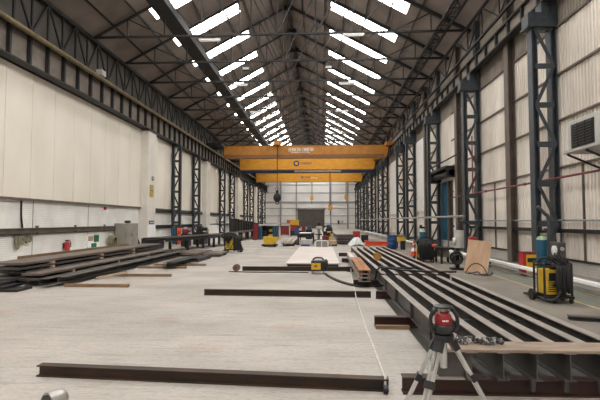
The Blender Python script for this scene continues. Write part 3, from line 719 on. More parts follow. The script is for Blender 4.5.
def welding_cart(label, x, y, w_, dp, h, cover=True):
    """machine in a tubular frame, yellow at left, black cables hung over the right half"""
    t = thing('welding_cart', label, 'welding machine', (x, y, 0), 'welding machines on carts')
    xa, xb, ya, yb = x-w_/2, x+w_/2, y-dp/2, y+dp/2
    MB().box(xa+0.03, xb-0.03, ya, yb, 0.12, 0.16).build('chassis', 'black', t)
    bd = MB().box(xa+0.05, xb-0.07, ya+0.03, yb-0.05, 0.16, h*0.84).build('machine_body', 'yellow', t, bevel=0.015)
    MB().box(xa+0.10, xa+0.26, ya+0.015, ya+0.03, h*0.56, h*0.76).build('control_panel', 'black', bd)
    for k in range(6): 
        MB().box(xa+0.09, xa+0.30, ya+0.02, ya+0.03, 0.22+k*0.042, 0.235+k*0.042).build('vent', 'black', bd)
    MB().cyl((xa+0.2, ya+0.03, h*0.46), (xa+0.2, ya-0.02, h*0.46), 0.03).build('socket', 'black', bd)
    for xx in (xa, xb):
        MB().tube([(xx, ya, 0.06), (xx, ya, h-0.08), (xx, ya+0.05, h), (xx, yb-0.05, h), (xx, yb, h-0.08), (xx, yb, 0.06)], 0.022, 8, 3).build('frame_tube', 'black', t)
    for yy in (ya, yb): MB().tube([(xa, yy, h-0.06), (xb, yy, h-0.06)], 0.022, 8, 1).build('frame_tube', 'black', t)
    for xx in (xa-0.06, xb+0.02):
        b = MB(); wheel(b, xx, yb-0.02, 0.115, 0.115, 0.05); b.build('wheel', 'rubber', t)
    for xx in (xa+0.2, xb-0.02):
        b = MB(); b.cyl((xx-0.02, ya, 0.05), (xx+0.02, ya, 0.05), 0.05); b.box(xx-0.025, xx+0.025, ya-0.02, ya+0.03, 0.09, 0.12); b.build('castor', 'black', t)
    MB().box(xa-0.03, xb+0.03, ya-0.03, ya+0.02, 0.095, 0.14).build('bumper', 'black', t)
    if cover: draped(t, x-0.06, xb-0.07, ya+0.0, 0.16, h*0.97, 16, int(x*10), 0.026)
    MB().tube([(x+0.1, ya-0.03, 0.5), (x-0.02, ya-0.1, 0.22), (x-0.15, ya-0.14, 0.1), (xa, ya-0.1, 0.08), (xa-0.1, ya, 0.12)], 0.02, 6).build('hose', 'rubber', t)
    return t
wc = welding_cart('yellow welding cart with black cables in front of nearest column', 4.59, 9.25, 0.52, 0.42, 0.77)
MB().box(4.55, 4.85, 9.15, 9.4, 0.80, 0.86).build('feeder_shelf', 'black', wc)
fd = MB().box(4.64, 4.82, 9.15, 9.45, 0.86, 1.18).build('wire_feeder', 'mill_dark', wc, bevel=0.02)
MB().cyl((4.73, 9.14, 1.05), (4.73, 9.12, 1.05), 0.04).build('dial', 'satin', fd)
MB().cyl((4.70, 9.2, 1.18), (4.70, 9.2, 1.36), 0.035).build('spout', 'satin', fd)
MB().ball((4.59, 9.15, 1.02), 0.08, 10, (0.7, 0.7, 1.4)).build('torch_holder', 'white', fd, smooth=True)
MB().tube([(4.66, 9.5, 0.8), (4.66, 9.5, 1.62), (4.60, 9.5, 1.74), (4.45, 9.5, 1.9)], 0.035, 8).build('boom_post', 'blue_steel', wc)
for k in range(3): MB().tube([(4.6+0.05*k, 9.15, 1.0), (4.55+0.06*k, 9.05, 0.9), (4.62+0.05*k, 9.0, 0.78), (4.7+0.03*k, 9.02, 0.6)], 0.016, 6).build('torch_cable', 'rubber', wc)
MB().tube([(4.3, 9.2, 0.80), (4.33, 9.05, 0.88), (4.45, 9.0, 0.86), (4.55, 9.05, 0.78)], 0.02, 6).build('torch_cable', 'rubber', wc)
MB().box(4.3, 4.95, 9.58, 9.9, 0.05, 0.09).build('cylinder_tray', 'black', wc)
for xx in (4.32, 4.93): MB().bar((xx, 9.45, 0.13), (xx, 9.88, 0.07), 0.03).build('tray_arm', 'black', wc)
gas_cyl('blue gas cylinder with pale green shoulder behind the near welding cart', 4.63, 9.72, 0.09, 0.115, 1.20, 'teal', 'pale_green')

wc2 = welding_cart('black cable-draped welding cart beside the traffic cone', 4.02, 17.95, 0.60, 0.55, 0.80)
draped(wc2, 3.74, 4.32, 17.66, 0.14, 0.84, 14, 5, 0.03)
draped(wc2, 3.72, 4.30, 17.62, 0.2, 0.78, 9, 9, 0.03)
MB().ball((4.28, 17.5, 0.66), 0.07, 10).build('plug', 'orange', wc2, smooth=True)
MB().tube([(3.75, 17.7, 0.6), (3.68, 17.6, 0.8), (3.85, 17.65, 0.95), (4.1, 17.7, 0.95), (4.35, 17.6, 0.85), (4.5, 17.7, 0.9)], 0.03, 6).build('hose', 'rubber', wc2)
gas_cyl('blue gas cylinder with green shoulder behind the cable-draped cart', 4.10, 18.55, 0.0, 0.125, 1.24, 'teal', 'pale_green')
t = thing('steel_bench', 'low black steel bench right of the cable-draped cart', 'bench', (4.5, 17.4, 0))
MB().box(4.44, 4.98, 17.1, 18.0, 0.52, 0.60).build('bench_top', 'black_steel', t)
MB().box(4.48, 4.75, 17.15, 17.95, 0.25, 0.52).build('drawer_box', 'post_brown', t)
for x in (4.47, 4.92):
    for y in (17.14, 17.94): MB().box(x-0.03, x+0.05, y-0.03, y+0.03, 0, 0.52).build('leg', 'black_steel', t)
wc3 = welding_cart('yellow and black welding cart left of the floor lane', -4.62, 23.3, 0.72, 0.6, 0.82, False)
draped(wc3, -5.0, -4.62, 22.98, 0.60, 0.92, 8, 12, 0.035)
draped(wc3, -4.5, -4.18, 22.95, 0.12, 0.85, 7, 15, 0.04)
MB().torus((-4.15, 23.0, 0.14), 0.12, 0.025, 'y').build('cable_loop', 'rubber', wc3)
MB().tube([(-5.0, 23.0, 0.7), (-5.1, 22.9, 0.85), (-4.8, 22.9, 0.98), (-4.5, 22.95, 0.95), (-4.3, 22.9, 0.8), (-4.1, 22.9, 0.3), (-4.05, 22.85, 0.06)], 0.05, 7).build('hose', 'rubber', wc3)

# portable welder on the floor
t = thing('portable_welder', 'small yellow and black portable welder on the floor', 'welding machine', (-0.1, 13.85, 0))
MB().box(-0.32, 0.12, 13.65, 14.05, 0.09, 0.40).build('body', 'black', t, bevel=0.03)
MB().box(-0.31, -0.03, 13.635, 13.65, 0.14, 0.33).build('side_panel', 'yellow', t)
MB().box(-0.22, -0.14, 13.63, 13.635, 0.21, 0.27).build('badge', 'red', t)
MB().tube([(-0.27, 13.85, 0.39), (-0.2, 13.85, 0.47), (0.0, 13.85, 0.47), (0.07, 13.85, 0.39)], 0.025, 8).build('handle', 'black', t)
for x in (-0.28, 0.06):
    for y in (13.7, 14.0): MB().cyl((x, y, 0), (x, y, 0.10), 0.03).build('foot', 'grey_galv', t)
MB().torus((0.13, 13.7, 0.27), 0.15, 0.035, 'x').build('cable_coil', 'rubber', t, smooth=True)
MB().torus((0.16, 13.72, 0.26), 0.13, 0.035, 'x').build('cable_coil', 'rubber', t, smooth=True)
t = thing('welding_cable', 'black cables running from portable welder to the rusty bundle', 'cable', (0.8, 11.5, 0))
MB().tube([(0.1, 13.6, 0.03), (0.22, 12.8, 0.025), (0.5, 11.7, 0.025), (0.86, 11.05, 0.025), (1.2, 11.1, 0.025), (1.45, 11.1, 0.05), (1.42, 11.0, 0.3), (1.5, 10.9, 0.47), (1.9, 10.7, 0.45), (2.6, 10.6, 0.43), (3.1, 10.6, 0.43)], 0.024, 8, 5).build('cable', 'rubber', t, smooth=True)
MB().tube([(0.12, 13.6, 0.03), (0.28, 12.7, 0.025), (0.62, 11.6, 0.025), (0.9, 11.25, 0.025), (1.25, 11.4, 0.025), (1.32, 11.2, 0.2), (1.40, 11.1, 0.46), (1.8, 11.2, 0.45), (2.4, 11.4, 0.43)], 0.022, 8, 5).build('cable', 'rubber', t, smooth=True)
tag(MB().tube([(-2.9, 14.05, 0.02), (-2.4, 14.0, 0.015), (-1.8, 13.95, 0.015), (-1.2, 14.0, 0.015), (-0.7, 13.95, 0.015), (-0.4, 13.9, 0.02)], 0.016, 6).build('floor_cable', 'rubber', loc=(-1.5, 14, 0)), 'thin black cable lying in front of the far floor beam', 'cable')

# ------------------------------------------------------------------ beams lying across the floor
GF = 'rusty beams lying across the floor'
def fbeam(name, label, p0, p1, h, w_, m, group=GF, tf=0.014):
    c = (Vector(p0)+Vector(p1))/2
    b = MB().ibeam(p0, p1, h, w_, tf, 0.009)
    return tag(b.build(name, m, loc=c), label, 'steel beam', group)
fbeam('steel_beam', 'long rusty beam across the floor nearest the camera', (-2.93, 4.62, 0), (0.63, 4.37, 0), 0.115, 0.10, 'rust')
fbeam('steel_beam', 'rusty beam across the floor, middle of three', (-2.54, 9.73, 0), (1.03, 9.58, 0), 0.125, 0.10, 'rust')
fbeam('steel_beam', 'rusty beam across the floor beside the portable welder', (-2.55, 14.48, 0), (1.12, 14.5, 0), 0.14, 0.10, 'rust')
t = thing('cord_spool', 'small round spool at left end of the far floor beam', 'spool', (-2.72, 14.35, 0))
MB().cyl((-2.72, 14.29, 0.11), (-2.72, 14.43, 0.11), 0.075).build('core', 'cord', t)
for y in (14.27, 14.43): MB().cyl((-2.72, y, 0.11), (-2.72, y+0.02, 0.11), 0.11, n=18).build('flange', 'stack_top', t)
MB().cyl((-2.72, 14.255, 0.11), (-2.72, 14.27, 0.11), 0.045, n=14).build('hub', 'dark_red', t)

# ------------------------------------------------------------------ big beam assembly on the right
GBEAR = 'red-brown bearers under the beam rows'
bears = [(0.75, 3.35, 4.33), (0.80, 3.4, 6.97), (1.12, 3.4, 9.45)]
for k, (x0, x1, y) in enumerate(bears):
    fbeam('bearer_beam', ['red-brown bearer beam under the front ends of beam row', 'red-brown bearer poking out left, second from the camera', 'red-brown bearer poking out left beside middle floor beam'][k], (x0, y, 0), (x1, y, 0), 0.155, 0.12, 'red_primer', GBEAR)
for k, y in enumerate((11.2, 14.4, 17.6, 20.6)):
    fbeam('bearer_beam', 'dark bearer beam under the far beam row, %s from near' % ORD[k], (0.78, y, 0), (3.4, y, 0), 0.155, 0.12, 'red_primer', 'dark bearers under the far beam row')
tag(MB().box(0.80, 1.30, 6.78, 6.87, 0.0, 0.05).build('timber_packer', 'timber', loc=(1, 6.8, 0)), 'brown timber strip beside the second red-brown bearer', 'timber')
GN = 'steel beams of the near row'
xs = [1.36, 1.645, 1.94, 2.235, 2.535, 2.83]
pb = None
for k, x in enumerate(xs):
    lb = 'grey steel beam of the near row, %s' % ['leftmost beside the tripod', 'second from the left', 'third from the left', 'fourth from the left', 'fifth from the left', 'rightmost beside the yellow welding cart'][k]
    if pb is None:
        pb = thing('steel_girder', lb, 'steel beam', (x, 7.1, 0.155), GN)
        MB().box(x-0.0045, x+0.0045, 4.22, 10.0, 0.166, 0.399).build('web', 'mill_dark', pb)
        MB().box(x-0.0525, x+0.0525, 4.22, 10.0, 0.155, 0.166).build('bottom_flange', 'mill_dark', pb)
        MB().box(x-0.0525, x+0.0525, 4.22, 10.0, 0.399, 0.411).build('top_flange', 'mill', pb)  # paler than the web: light from above put into the colour
    else: dup(pb, (x, 7.1, 0.155), lb)
    o = thing('steel_girder', 'grey steel beam of the far row, %s' % ['leftmost by the rusty bundle', 'second from left', 'third from left', 'fourth from left', 'fifth from left', 'rightmost, brown and rusty'][k], 'steel beam', (x+0.05, 16.0, 0.155), 'steel beams of the far row')
    q = x+0.05
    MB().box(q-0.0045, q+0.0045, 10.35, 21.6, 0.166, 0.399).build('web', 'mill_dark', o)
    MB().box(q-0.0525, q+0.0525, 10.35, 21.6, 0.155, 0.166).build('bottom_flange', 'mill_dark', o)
    MB().box(q-0.0525, q+0.0525, 10.35, 21.6, 0.399, 0.411).build('top_flange', 'plank' if k == 5 else 'mill', o)  # pale tops over dark webs again paint the overhead light
for yy in (4.55, 5.6, 6.8, 8.2, 9.5):
    MB().box(xs[0]-0.052, xs[0]-0.005, yy-0.006, yy+0.006, 0.167, 0.398).build('stiffener', 'mill_dark', pb)
for yy, k in ((5.95, 0), (8.3, 1)):
    for a, c in zip(xs, xs[1:]):
        tag(MB().box(a+0.006, c-0.006, yy-0.02, yy+0.02, 0.30, 0.33).build('tie_bar', 'mill_dark', loc=((a+c)/2, yy, 0.3)), 'thin tie bar between near row beams, %s line' % ['front', 'rear'][k], 'tie bar', 'tie bars of the %s line' % ['front', 'rear'][k])
# end plates below the plank and the plank itself
p = tag(MB().box(1.06, 3.0, 4.20, 4.50, 0.411, 0.437).build('front_plank', 'plank', loc=(2, 4.3, 0.411), bevel=0.004), 'worn brown plank across the front ends of beam row', 'plank')
t = thing('end_bracket', 'grey steel bracket standing at the front left corner of beam row', 'bracket', (1.15, 4.35, 0.155))
MB().box(1.08, 1.30, 4.28, 4.295, 0.157, 0.41).build('face_plate', 'mill_dark', t)
MB().box(1.08, 1.095, 4.295, 4.62, 0.157, 0.41).build('side_plate', 'mill_dark', t)
MB().box(1.02, 1.30, 4.23, 4.62, 0.155, 0.167).build('foot_plate', 'mill', t)
t = thing('base_channel', 'grey channel lying under front webs on the bearer', 'steel channel', (2.2, 4.3, 0.02))
for k, x in enumerate((1.94, 2.235, 2.535)):
    tag(MB().box(x-0.05, x-0.012, 4.236, 4.269, 0.06, 0.153).build('clamp_plate', 'mill_dark', loc=(x, 4.22, 0.06)), ['small grey clamp below third beam of near row', 'small grey clamp below fourth beam of near row', 'small grey clamp below fifth beam of near row'][k], 'clamp', 'clamps on the front bearer')
bpy.data.objects.remove(t)
# chain heap on the plank
rnd = random.Random(4)
ch = thing('chain', 'heap of dark grey chain lying on the worn plank', 'chain', (1.45, 4.40, 0.437))
for k in range(58):
    x = 1.20 + 0.50*rnd.random(); y = 4.36 + 0.12*rnd.random(); z = 0.452 + 0.035*rnd.random()*(1-abs(x-1.45)*2.2)
    b = MB().torus((0,0,0), 0.020, 0.0065, rnd.choice('xyz'), 10, 5)
    bmesh.ops.rotate(b.bm, verts=b.bm.verts, cent=(0,0,0), matrix=Matrix.Rotation(rnd.uniform(0, 3), 3, Vector((rnd.random(), rnd.random(), rnd.random()+0.1)).normalized()))
    bmesh.ops.translate(b.bm, verts=b.bm.verts, vec=(x, y, z))
    b.build('link', 'mill_dark' if k % 3 else 'grey_galv', ch, smooth=True)
# rusty channel bundle
for c in range(2):
    for r in range(3):
        x = 0.96 + 0.145*c; z = 0.155 + 0.093*r
        yl = 14.7 if r == 2 else 18.2; b = MB().ibeam((x, 10.85, z), (x+0.12*(yl-10.85)/7.35, yl, z), 0.09, 0.14, 0.012, 0.010)
        tag(b.build('small_beam', 'rust_orange' if r == 2 else 'mill', loc=(x, 14, z)), '%s beam of small bundle, %s column' % (['lowest grey', 'middle grey', 'topmost rusty orange'][r], ['left', 'right'][c]), 'steel beam', 'small beams bundled beside the far row')
tag(MB().box(1.0, 1.14, 14.9, 18.0, 0.341, 0.353).build('flat_bar', 'primer_white', loc=(1.05, 17, 0.341)), 'pale flat bar lying along the small bundle', 'flat bar')
o = MB().cyl((1.69, 13.8, 0.0), (1.69, 13.86, 0.0), 0.12, n=20).build('flange_disc', 'ochre', loc=(1.69, 13.83, 0)); o.location.z = 0.531
tag(o, 'ochre yellow disc standing on the far beam row', 'disc')
# pale plate
slab_thing('wide pale primed steel plate on floor behind far beam', -1.25, 0.62, 15.75, 25.4, 0.10, 0.14, 'primer_white', group=None)
for k, yy in enumerate((15.85, 20.5, 25.1)):
    tag(MB().box(-1.2, 0.58, yy-0.04, yy+0.06, 0.0, 0.10).build('plate_bearer', 'black_steel', loc=(0, yy, 0)), 'dark bearer under the wide pale plate, %s' % ['front one', 'middle one', 'rear one'][k], 'bearer')
# pale tape line
t = thing('marking_line', 'thin pale line stretched over the floor and beams', 'line', (0.65, 4.3, 0))
MB().tube([(0.59, 4.31, 0.03), (0.60, 4.37, 0.139), (0.62, 4.5, 0.06), (0.65, 5.5, 0.008), (0.67, 7.5, 0.008), (0.70, 9.35, 0.06), (0.71, 9.57, 0.134), (0.72, 9.8, 0.06), (0.78, 11, 0.01), (0.85, 13, 0.01), (0.92, 14.3, 0.08), (0.93, 14.5, 0.148), (0.94, 14.8, 0.06), (1.0, 16.5, 0.01)], 0.012, 6, 4).build('line_run', 'cord', t)
MB().cyl((0.57, 4.28, 0.04), (0.61, 4.28, 0.04), 0.04, n=16).build('weight', 'black_steel', t)

# ------------------------------------------------------------------ laser level on tripod
tx, ty = 0.775, 2.95
t = thing('tripod', 'silver aluminium tripod in the foreground holding a red laser level', 'tripod', (tx, ty, 0))
MB().cyl((tx, ty, 0.84), (tx, ty, 0.88), 0.065, n=18).build('head_plate', 'black', t)
MB().cyl((tx, ty, 0.67), (tx, ty, 0.84), 0.022).build('centre_column', 'chrome', t)
for k, (fx, fy) in enumerate(((tx-0.43, ty+0.08), (tx-0.34, ty-0.36), (tx+0.52, ty+0.10))):
    top = Vector((tx + (fx-tx)*0.10, ty + (fy-ty)*0.10, 0.84)); foot = Vector((fx, fy, 0.0))
    lg = MB().tube([top, top.lerp(foot, 0.55)], 0.0001, 4, 1)
    d = (foot-top); sd = d.cross(Vector((0,0,1))).normalized()*0.016
    b = MB().bar(top+sd, top.lerp(foot, 0.55)+sd, 0.014, 0.02); b.bar(top-sd, top.lerp(foot, 0.55)-sd, 0.014, 0.02)
    lg.bm.free(); lg = b.build('leg', 'chrome', t)
    MB().bar(top.lerp(foot, 0.2), top.lerp(foot, 0.97), 0.016, 0.018).build('inner_leg', 'satin', lg)
    MB().bar(top.lerp(foot, 0.0), top.lerp(foot, 0.07), 0.055, 0.04).build('hinge', 'black', lg)
    MB().bar(top.lerp(foot, 0.26), top.lerp(foot, 0.31), 0.06, 0.035).build('clamp', 'black', lg)
    MB().bar(top.lerp(foot, 0.53), top.lerp(foot, 0.60), 0.055, 0.035).build('clamp', 'black', lg)
    MB().cyl(top.lerp(foot, 0.95), foot, 0.016, 0.004, 8).build('spike', 'black', lg)
z = 0.88
L = thing('laser_level', 'red and black rotary laser level on the silver tripod', 'laser level', (tx, ty, z))
MB().lathe((tx, ty, z), ((0.05,0),(0.062,0.012),(0.062,0.05),(0.056,0.06)), 20).build('base', 'black', L, smooth=True)
MB().lathe((tx, ty, z), ((0.050,0.06),(0.054,0.068),(0.055,0.10),(0.047,0.125),(0.036,0.135),(0.036,0.147)), 20).build('body', 'laser_red', L, smooth=True)
MB().box(tx-0.028, tx+0.028, ty-0.068, ty-0.058, z+0.012, z+0.042).build('battery', 'black', L, bevel=0.004)
b = MB()
for k in range(4): b.box(tx-0.018+k*0.010, tx-0.018+k*0.010+0.006, ty-0.0575, ty-0.053, z+0.088, z+0.097)
b.build('lettering', 'paper', L)
MB().lathe((tx, ty, z), ((0.030,0.145),(0.030,0.165)), 16).build('rotor_head', 'satin', L, smooth=True)
MB().lathe((tx, ty, z), ((0.02,0.165),(0.062,0.168),(0.062,0.178),(0.03,0.186)), 20).build('rotor_cap', 'black', L, smooth=True)
for s in (-1, 1):
    MB().tube([(tx+s*0.06, ty-0.02, z+0.015), (tx+s*0.082, ty-0.02, z+0.05), (tx+s*0.082, ty-0.02, z+0.11), (tx+s*0.062, ty-0.02, z+0.15), (tx+s*0.05, ty, z+0.168)], 0.013, 8).build('handle', 'black', L, smooth=True)
for q in range(4):
    a = math.pi/4 + q*math.pi/2
    MB().bar((tx+0.045*math.cos(a), ty+0.045*math.sin(a), z+0.13), (tx+0.045*math.cos(a), ty+0.045*math.sin(a), z+0.17), 0.009).build('guard_post', 'satin', L)
# steel tube end at the lower left
t = thing('steel_tube', 'short bright domed steel tube end in the bottom left foreground', 'tube', (-2.25, 3.8, 0))
MB().cyl((-2.29, 3.72, 0.085), (-2.245, 3.80, 0.085), 0.085, n=24).build('sleeve', 'satin', t, smooth=True)
MB().ball((-2.245, 3.80, 0.085), 0.0848, 20).build('end_cap', 'satin', t, smooth=True)
MB().cyl((-2.296, 3.708, 0.085), (-2.285, 3.729, 0.085), 0.066, n=24).build('bore', 'black', t)

# ------------------------------------------------------------------ right side fittings
t = thing('guard_rail', 'low white guard rail running along the right walkway', 'rail', (5.85, 20, 0))
MB().box(5.72, 5.86, 5.5, 60, 0.22, 0.30).build('rail_bar', 'paper', t, bevel=0.01)
MB().box(5.81, 5.85, 5.5, 60, 0.06, 0.11).build('lower_bar', 'grey_galv', t)
for k in range(12): MB().box(5.86, 5.91, 6.9+k*4.6, 7.0+k*4.6, 0, 0.28).build('post', 'black_steel', t)
tag(MB().box(7.42, 7.52, 8, 26, 1.24, 1.36).build('wall_rail', 'black_steel', loc=(7.47, 8, 1.24)), 'dark steel rail along right wall at bench height', 'rail')
tag(MB().tube([(7.45, 8, 1.62), (7.45, 26, 1.62)], 0.03, 8, 1).build('wall_conduit', 'grey_galv', loc=(7.45, 8, 1.62)), 'thin grey conduit above the dark wall rail at right', 'pipe')
tag(MB().tube([(6.5, 21, 1.82), (6.5, 78, 1.82)], 0.055, 8, 1).build('air_pipe', 'grey_galv', loc=(6.5, 21, 1.82)), 'grey air pipe running past the right columns at head height', 'pipe')
t = thing('red_pipe', 'dark red pipe along right wall with a riser at second column', 'pipe', (7.2, 8, 2.85))
MB().tube([(7.18, 8, 2.92), (7.18, 25.5, 2.88)], 0.035, 8, 1).build('pipe_run', 'red_pipe', t)
MB().tube([(7.1, 21.45, 2.9), (7.1, 21.45, 5.6)], 0.03, 8, 1).build('riser', 'red_pipe', t)
for yy in (16.2, 20.0): MB().cyl((7.18, yy-0.05, 2.9), (7.18, yy+0.05, 2.9), 0.055).build('coupling', 'red_pipe', t)
# air unit
t = thing('air_unit', 'beige air handling unit with black louvre high on right wall', 'air unit', (7.0, 11.6, 3.42))
MB().box(6.6, 7.45, 10.3, 12.3, 3.46, 4.24).build('casing', 'light_grey', t, bevel=0.02)
fr = MB().box(6.575, 6.6, 11.12, 12.1, 3.50, 4.12).build('louvre_frame', 'black', t)
for k in range(8): 
    zz = 3.55 + k*0.07
    MB().hexa([(6.55,11.17,zz),(6.58,11.17,zz+0.03),(6.58,12.05,zz+0.03),(6.55,12.05,zz),(6.55,11.17,zz+0.012),(6.58,11.17,zz+0.042),(6.58,12.05,zz+0.042),(6.55,12.05,zz+0.012)]).build('louvre_blade', 'black_steel', fr)
for yy in (11.45, 11.78): MB().box(6.55, 6.56, yy-0.01, yy+0.01, 3.5, 4.12).build('mullion', 'black_steel', fr)
MB().box(6.5, 7.6, 10.3, 12.45, 3.40, 3.46).build('shelf', 'light_grey', t)
for yy in (10.6, 11.5, 12.35): MB().bar((6.6, yy, 3.38), (7.58, yy, 2.95), 0.045).build('bracket', 'black_steel', t)
# opening with blue door, box housing above
d = struct(MB().box(XR+0.02, XR+0.08, 27.4, 29.15, 0, 4.0).build('door_2', 'teal'))
MB().box(XR+0.06, XR+0.14, 26.4, 27.4, 0, 4.0).build('dark_opening', 'black_steel', d)  # black sheet standing in for the unlit interior of the opening
MB().box(XR-0.05, XR+0.1, 27.33, 27.43, 0, 4.0).build('jamb', 'post_brown', d)
for k in range(7): MB().box(XR+0.0, XR+0.02, 27.45, 29.1, 0.3+k*0.55, 0.33+k*0.55).build('ribs', 'teal', d)
t = thing('shutter_housing', 'dark box and roll above the blue door opening', 'housing', (7.2, 26, 4.0))
MB().box(6.85, 7.55, 25.1, 28.7, 4.52, 4.66).build('top_plate', 'dark_steel', t)
MB().cyl((7.2, 25.1, 4.28), (7.2, 28.7, 4.28), 0.19, n=16).build('roll', 'black_steel', t, smooth=True)
for yy in (25.1, 28.65): MB().box(6.9, 7.55, yy, yy+0.05, 4.02, 4.52).build('end_plate', 'dark_steel', t)
MB().tube([(6.7, 22.2, 4.9), (6.7, 28.7, 4.8)], 0.045, 8, 1).build('bar', 'dark_steel', t)
tag(MB().tube([(7.38, 25.15, 0.0), (7.38, 25.15, 3.7)], 0.07, 10, 1).build('drainpipe', 'white', loc=(7.38, 25.15, 0.1), smooth=True), 'white vertical drainpipe right of the blue door', 'pipe')
tag(MB().box(7.52, 7.585, 32.6, 35.9, 2.35, 7.78).build('wall_panel', 'white', loc=(7.55, 34, 2.3)), 'tall bright white panel beyond the blue door', 'panel', 'bright wall panels')
tag(MB().box(7.52, 7.585, 44.0, 49.5, 2.3, 7.78).build('wall_panel', 'white', loc=(7.55, 46, 2.3)), 'tall bright white panel farther along the right wall', 'panel', 'bright wall panels')
# plywood board
o = MB().box(-0.36, 0.36, -0.009, 0.009, 0, 1.02).build('plywood_board', 'ply', loc=(0,0,0)); o.location = (4.74, 14.22, 0.0)
o.rotation_euler = (R(-14), R(4), R(-40))
tag(o, 'square plywood board leaning against the grey machine on right', 'board')
t = thing('tangled_wire', 'tangle of black wire at the foot of plywood board', 'cable', (4.6, 13.85, 0))
MB().tube([(4.35, 13.95, 0.02), (4.42, 13.85, 0.2), (4.52, 13.75, 0.32), (4.66, 13.7, 0.33), (4.8, 13.62, 0.2), (4.86, 13.6, 0.02), (4.7, 13.5, 0.015), (4.5, 13.7, 0.015), (4.9, 13.45, 0.02), (5.0, 13.5, 0.1), (4.95, 13.6, 0.02)], 0.014, 6, 5).build('wire', 'black', t)
MB().tube([(4.4, 13.9, 0.02), (4.5, 13.75, 0.05), (4.6, 13.6, 0.1), (4.7, 13.6, 0.02), (4.85, 13.45, 0.07), (4.75, 13.4, 0.02)], 0.02, 6, 5).build('wire', 'black', t)
# grey machine behind the board
t = thing('wire_feed_unit', 'grey wire feed machine on stand behind the plywood board', 'welding machine', (4.55, 15.1, 0))
MB().box(4.25, 4.62, 14.95, 15.3, 0.0, 0.06).build('base', 'black', t)
MB().bar((4.45, 15.1, 0.06), (4.45, 15.1, 0.75), 0.12, 0.12, (0,1,0)).build('stand', 'black', t)
MB().cyl((4.52, 15.1, 0.72), (4.52, 15.1, 1.30), 0.16, n=20).build('drum', 'light_grey', t, smooth=True)
MB().cyl((4.30, 15.02, 0.95), (4.38, 15.0, 0.95), 0.1).build('reel', 'white', t)
MB().ball((4.28, 15.0, 0.55), 0.09, 10).build('cap', 'white', t, smooth=True)
MB().torus((4.38, 14.95, 0.42), 0.17, 0.05, 'y').build('hose_coil', 'rubber', t, smooth=True)
MB().torus((4.40, 14.9, 0.36), 0.15, 0.045, 'y').build('hose_coil', 'rubber', t, smooth=True)
MB().tube([(4.5, 15.1, 1.3), (4.55, 15.1, 1.5), (4.75, 15.15, 1.55), (4.95, 15.2, 1.35), (4.9, 15.2, 1.1)], 0.03, 6).build('hose', 'rubber', t)
t = thing('tool_box', 'red box just showing above the plywood board', 'box', (5.05, 15.2, 0))
MB().box(4.92, 5.22, 15.3, 15.6, 0.0, 0.85).build('stand', 'black_steel', t)
MB().box(4.95, 5.2, 15.3, 15.6, 0.85, 1.06).build('case', 'red', t, bevel=0.01)
# red / yellow tool trolley behind the rail
t = thing('tool_trolley', 'red and yellow tool trolley behind the white guard rail', 'trolley', (6.3, 13.7, 0))
MB().box(5.88, 5.97, 13.5, 13.8, 0.10, 0.66).build('red_cabinet', 'red', t, bevel=0.01)
MB().box(5.97, 6.36, 13.5, 13.8, 0.10, 0.62).build('yellow_body', 'yellow', t, bevel=0.01)
MB().box(6.0, 6.33, 13.49, 13.5, 0.40, 0.52).build('black_tray', 'black', t)
MB().box(5.87, 6.38, 13.48, 13.82, 0.66, 0.69).build('lid', 'dark_red', t)
for x in (5.94, 6.3):
    for y in (13.54, 13.76): MB().cyl((x, y, 0), (x, y, 0.1), 0.04).build('castor', 'red', t)
# small dark beam on floor, right edge
fbeam('steel_beam', 'short dark beam on the floor beyond the right beam row', (4.0, 7.6, 0), (5.0, 7.3, 0), 0.07, 0.16, 'mill_dark', None)
# cone
t = thing('traffic_cone', 'red and white traffic cone beside the cable-draped cart', 'cone', (4.28, 21.2, 0))
def cr(z): return 0.155 - 0.125*z/0.68
for z0, z1, m in ((0.03, 0.2, 'orange'), (0.2, 0.36, 'paper'), (0.36, 0.50, 'orange'), (0.5, 0.56, 'paper'), (0.56, 0.7, 'orange')):
    MB().lathe((4.28, 21.2, 0), ((cr(z0), z0), (cr(z1), z1)), 18).build('sleeve' if m == 'paper' else 'cone_body', m, t, smooth=True)
MB().box(4.08, 4.48, 21.0, 21.4, 0, 0.035).build('base', 'orange', t, bevel=0.01)
# drum
t = thing('oil_drum', 'blue drum standing beyond the far beam row', 'drum', (4.0, 25.9, 0))
pr = [(0.26,0),(0.275,0.02),(0.275,0.26),(0.29,0.28),(0.275,0.30),(0.275,0.52),(0.29,0.54),(0.275,0.56),(0.275,0.78),(0.285,0.80),(0.27,0.80)]
MB().lathe((4.0, 25.9, 0), pr, 24).build('body', 'blue', t, smooth=True)
MB().lathe((4.0, 25.9, 0), ((0.26,0.785),(0.26,0.79)), 24).build('lid', 'blue', t)
MB().cyl((4.12, 25.85, 0.79), (4.12, 25.85, 0.82), 0.04).build('bung', 'black', t)
# orange lifting beam
t = thing('spreader_beam', 'bright orange spreader beam lying left of blue drum', 'beam', (3.4, 28.0, 0))
MB().ibeam((2.7, 28.1, 0.06), (4.2, 28.1, 0.06), 0.28, 0.16, 0.03, 0.02).build('section', 'orange', t)
for x in (2.72, 3.2, 4.1): MB().box(x, x+0.03, 28.0, 28.02, 0.08, 0.32).build('stiffener', 'orange', t)
MB().box(2.66, 2.9, 28.0, 28.2, 0.34, 0.40).build('lug', 'orange', t)
for x in (2.85, 4.0): MB().box(x, x+0.1, 27.95, 28.25, 0, 0.06).build('foot', 'timber', t)
t = thing('waste_bin', 'black bin standing right of the blue drum', 'bin', (4.45, 25.2, 0))
MB().lathe((4.52, 25.4, 0), ((0.11,0),(0.13,0.02),(0.15,0.42),(0.16,0.44),(0.14,0.44)), 18).build('body', 'black', t, smooth=True)
MB().lathe((4.52, 25.4, 0), ((0.165,0.44),(0.165,0.47),(0.1,0.50)), 18).build('lid', 'black', t, smooth=True)
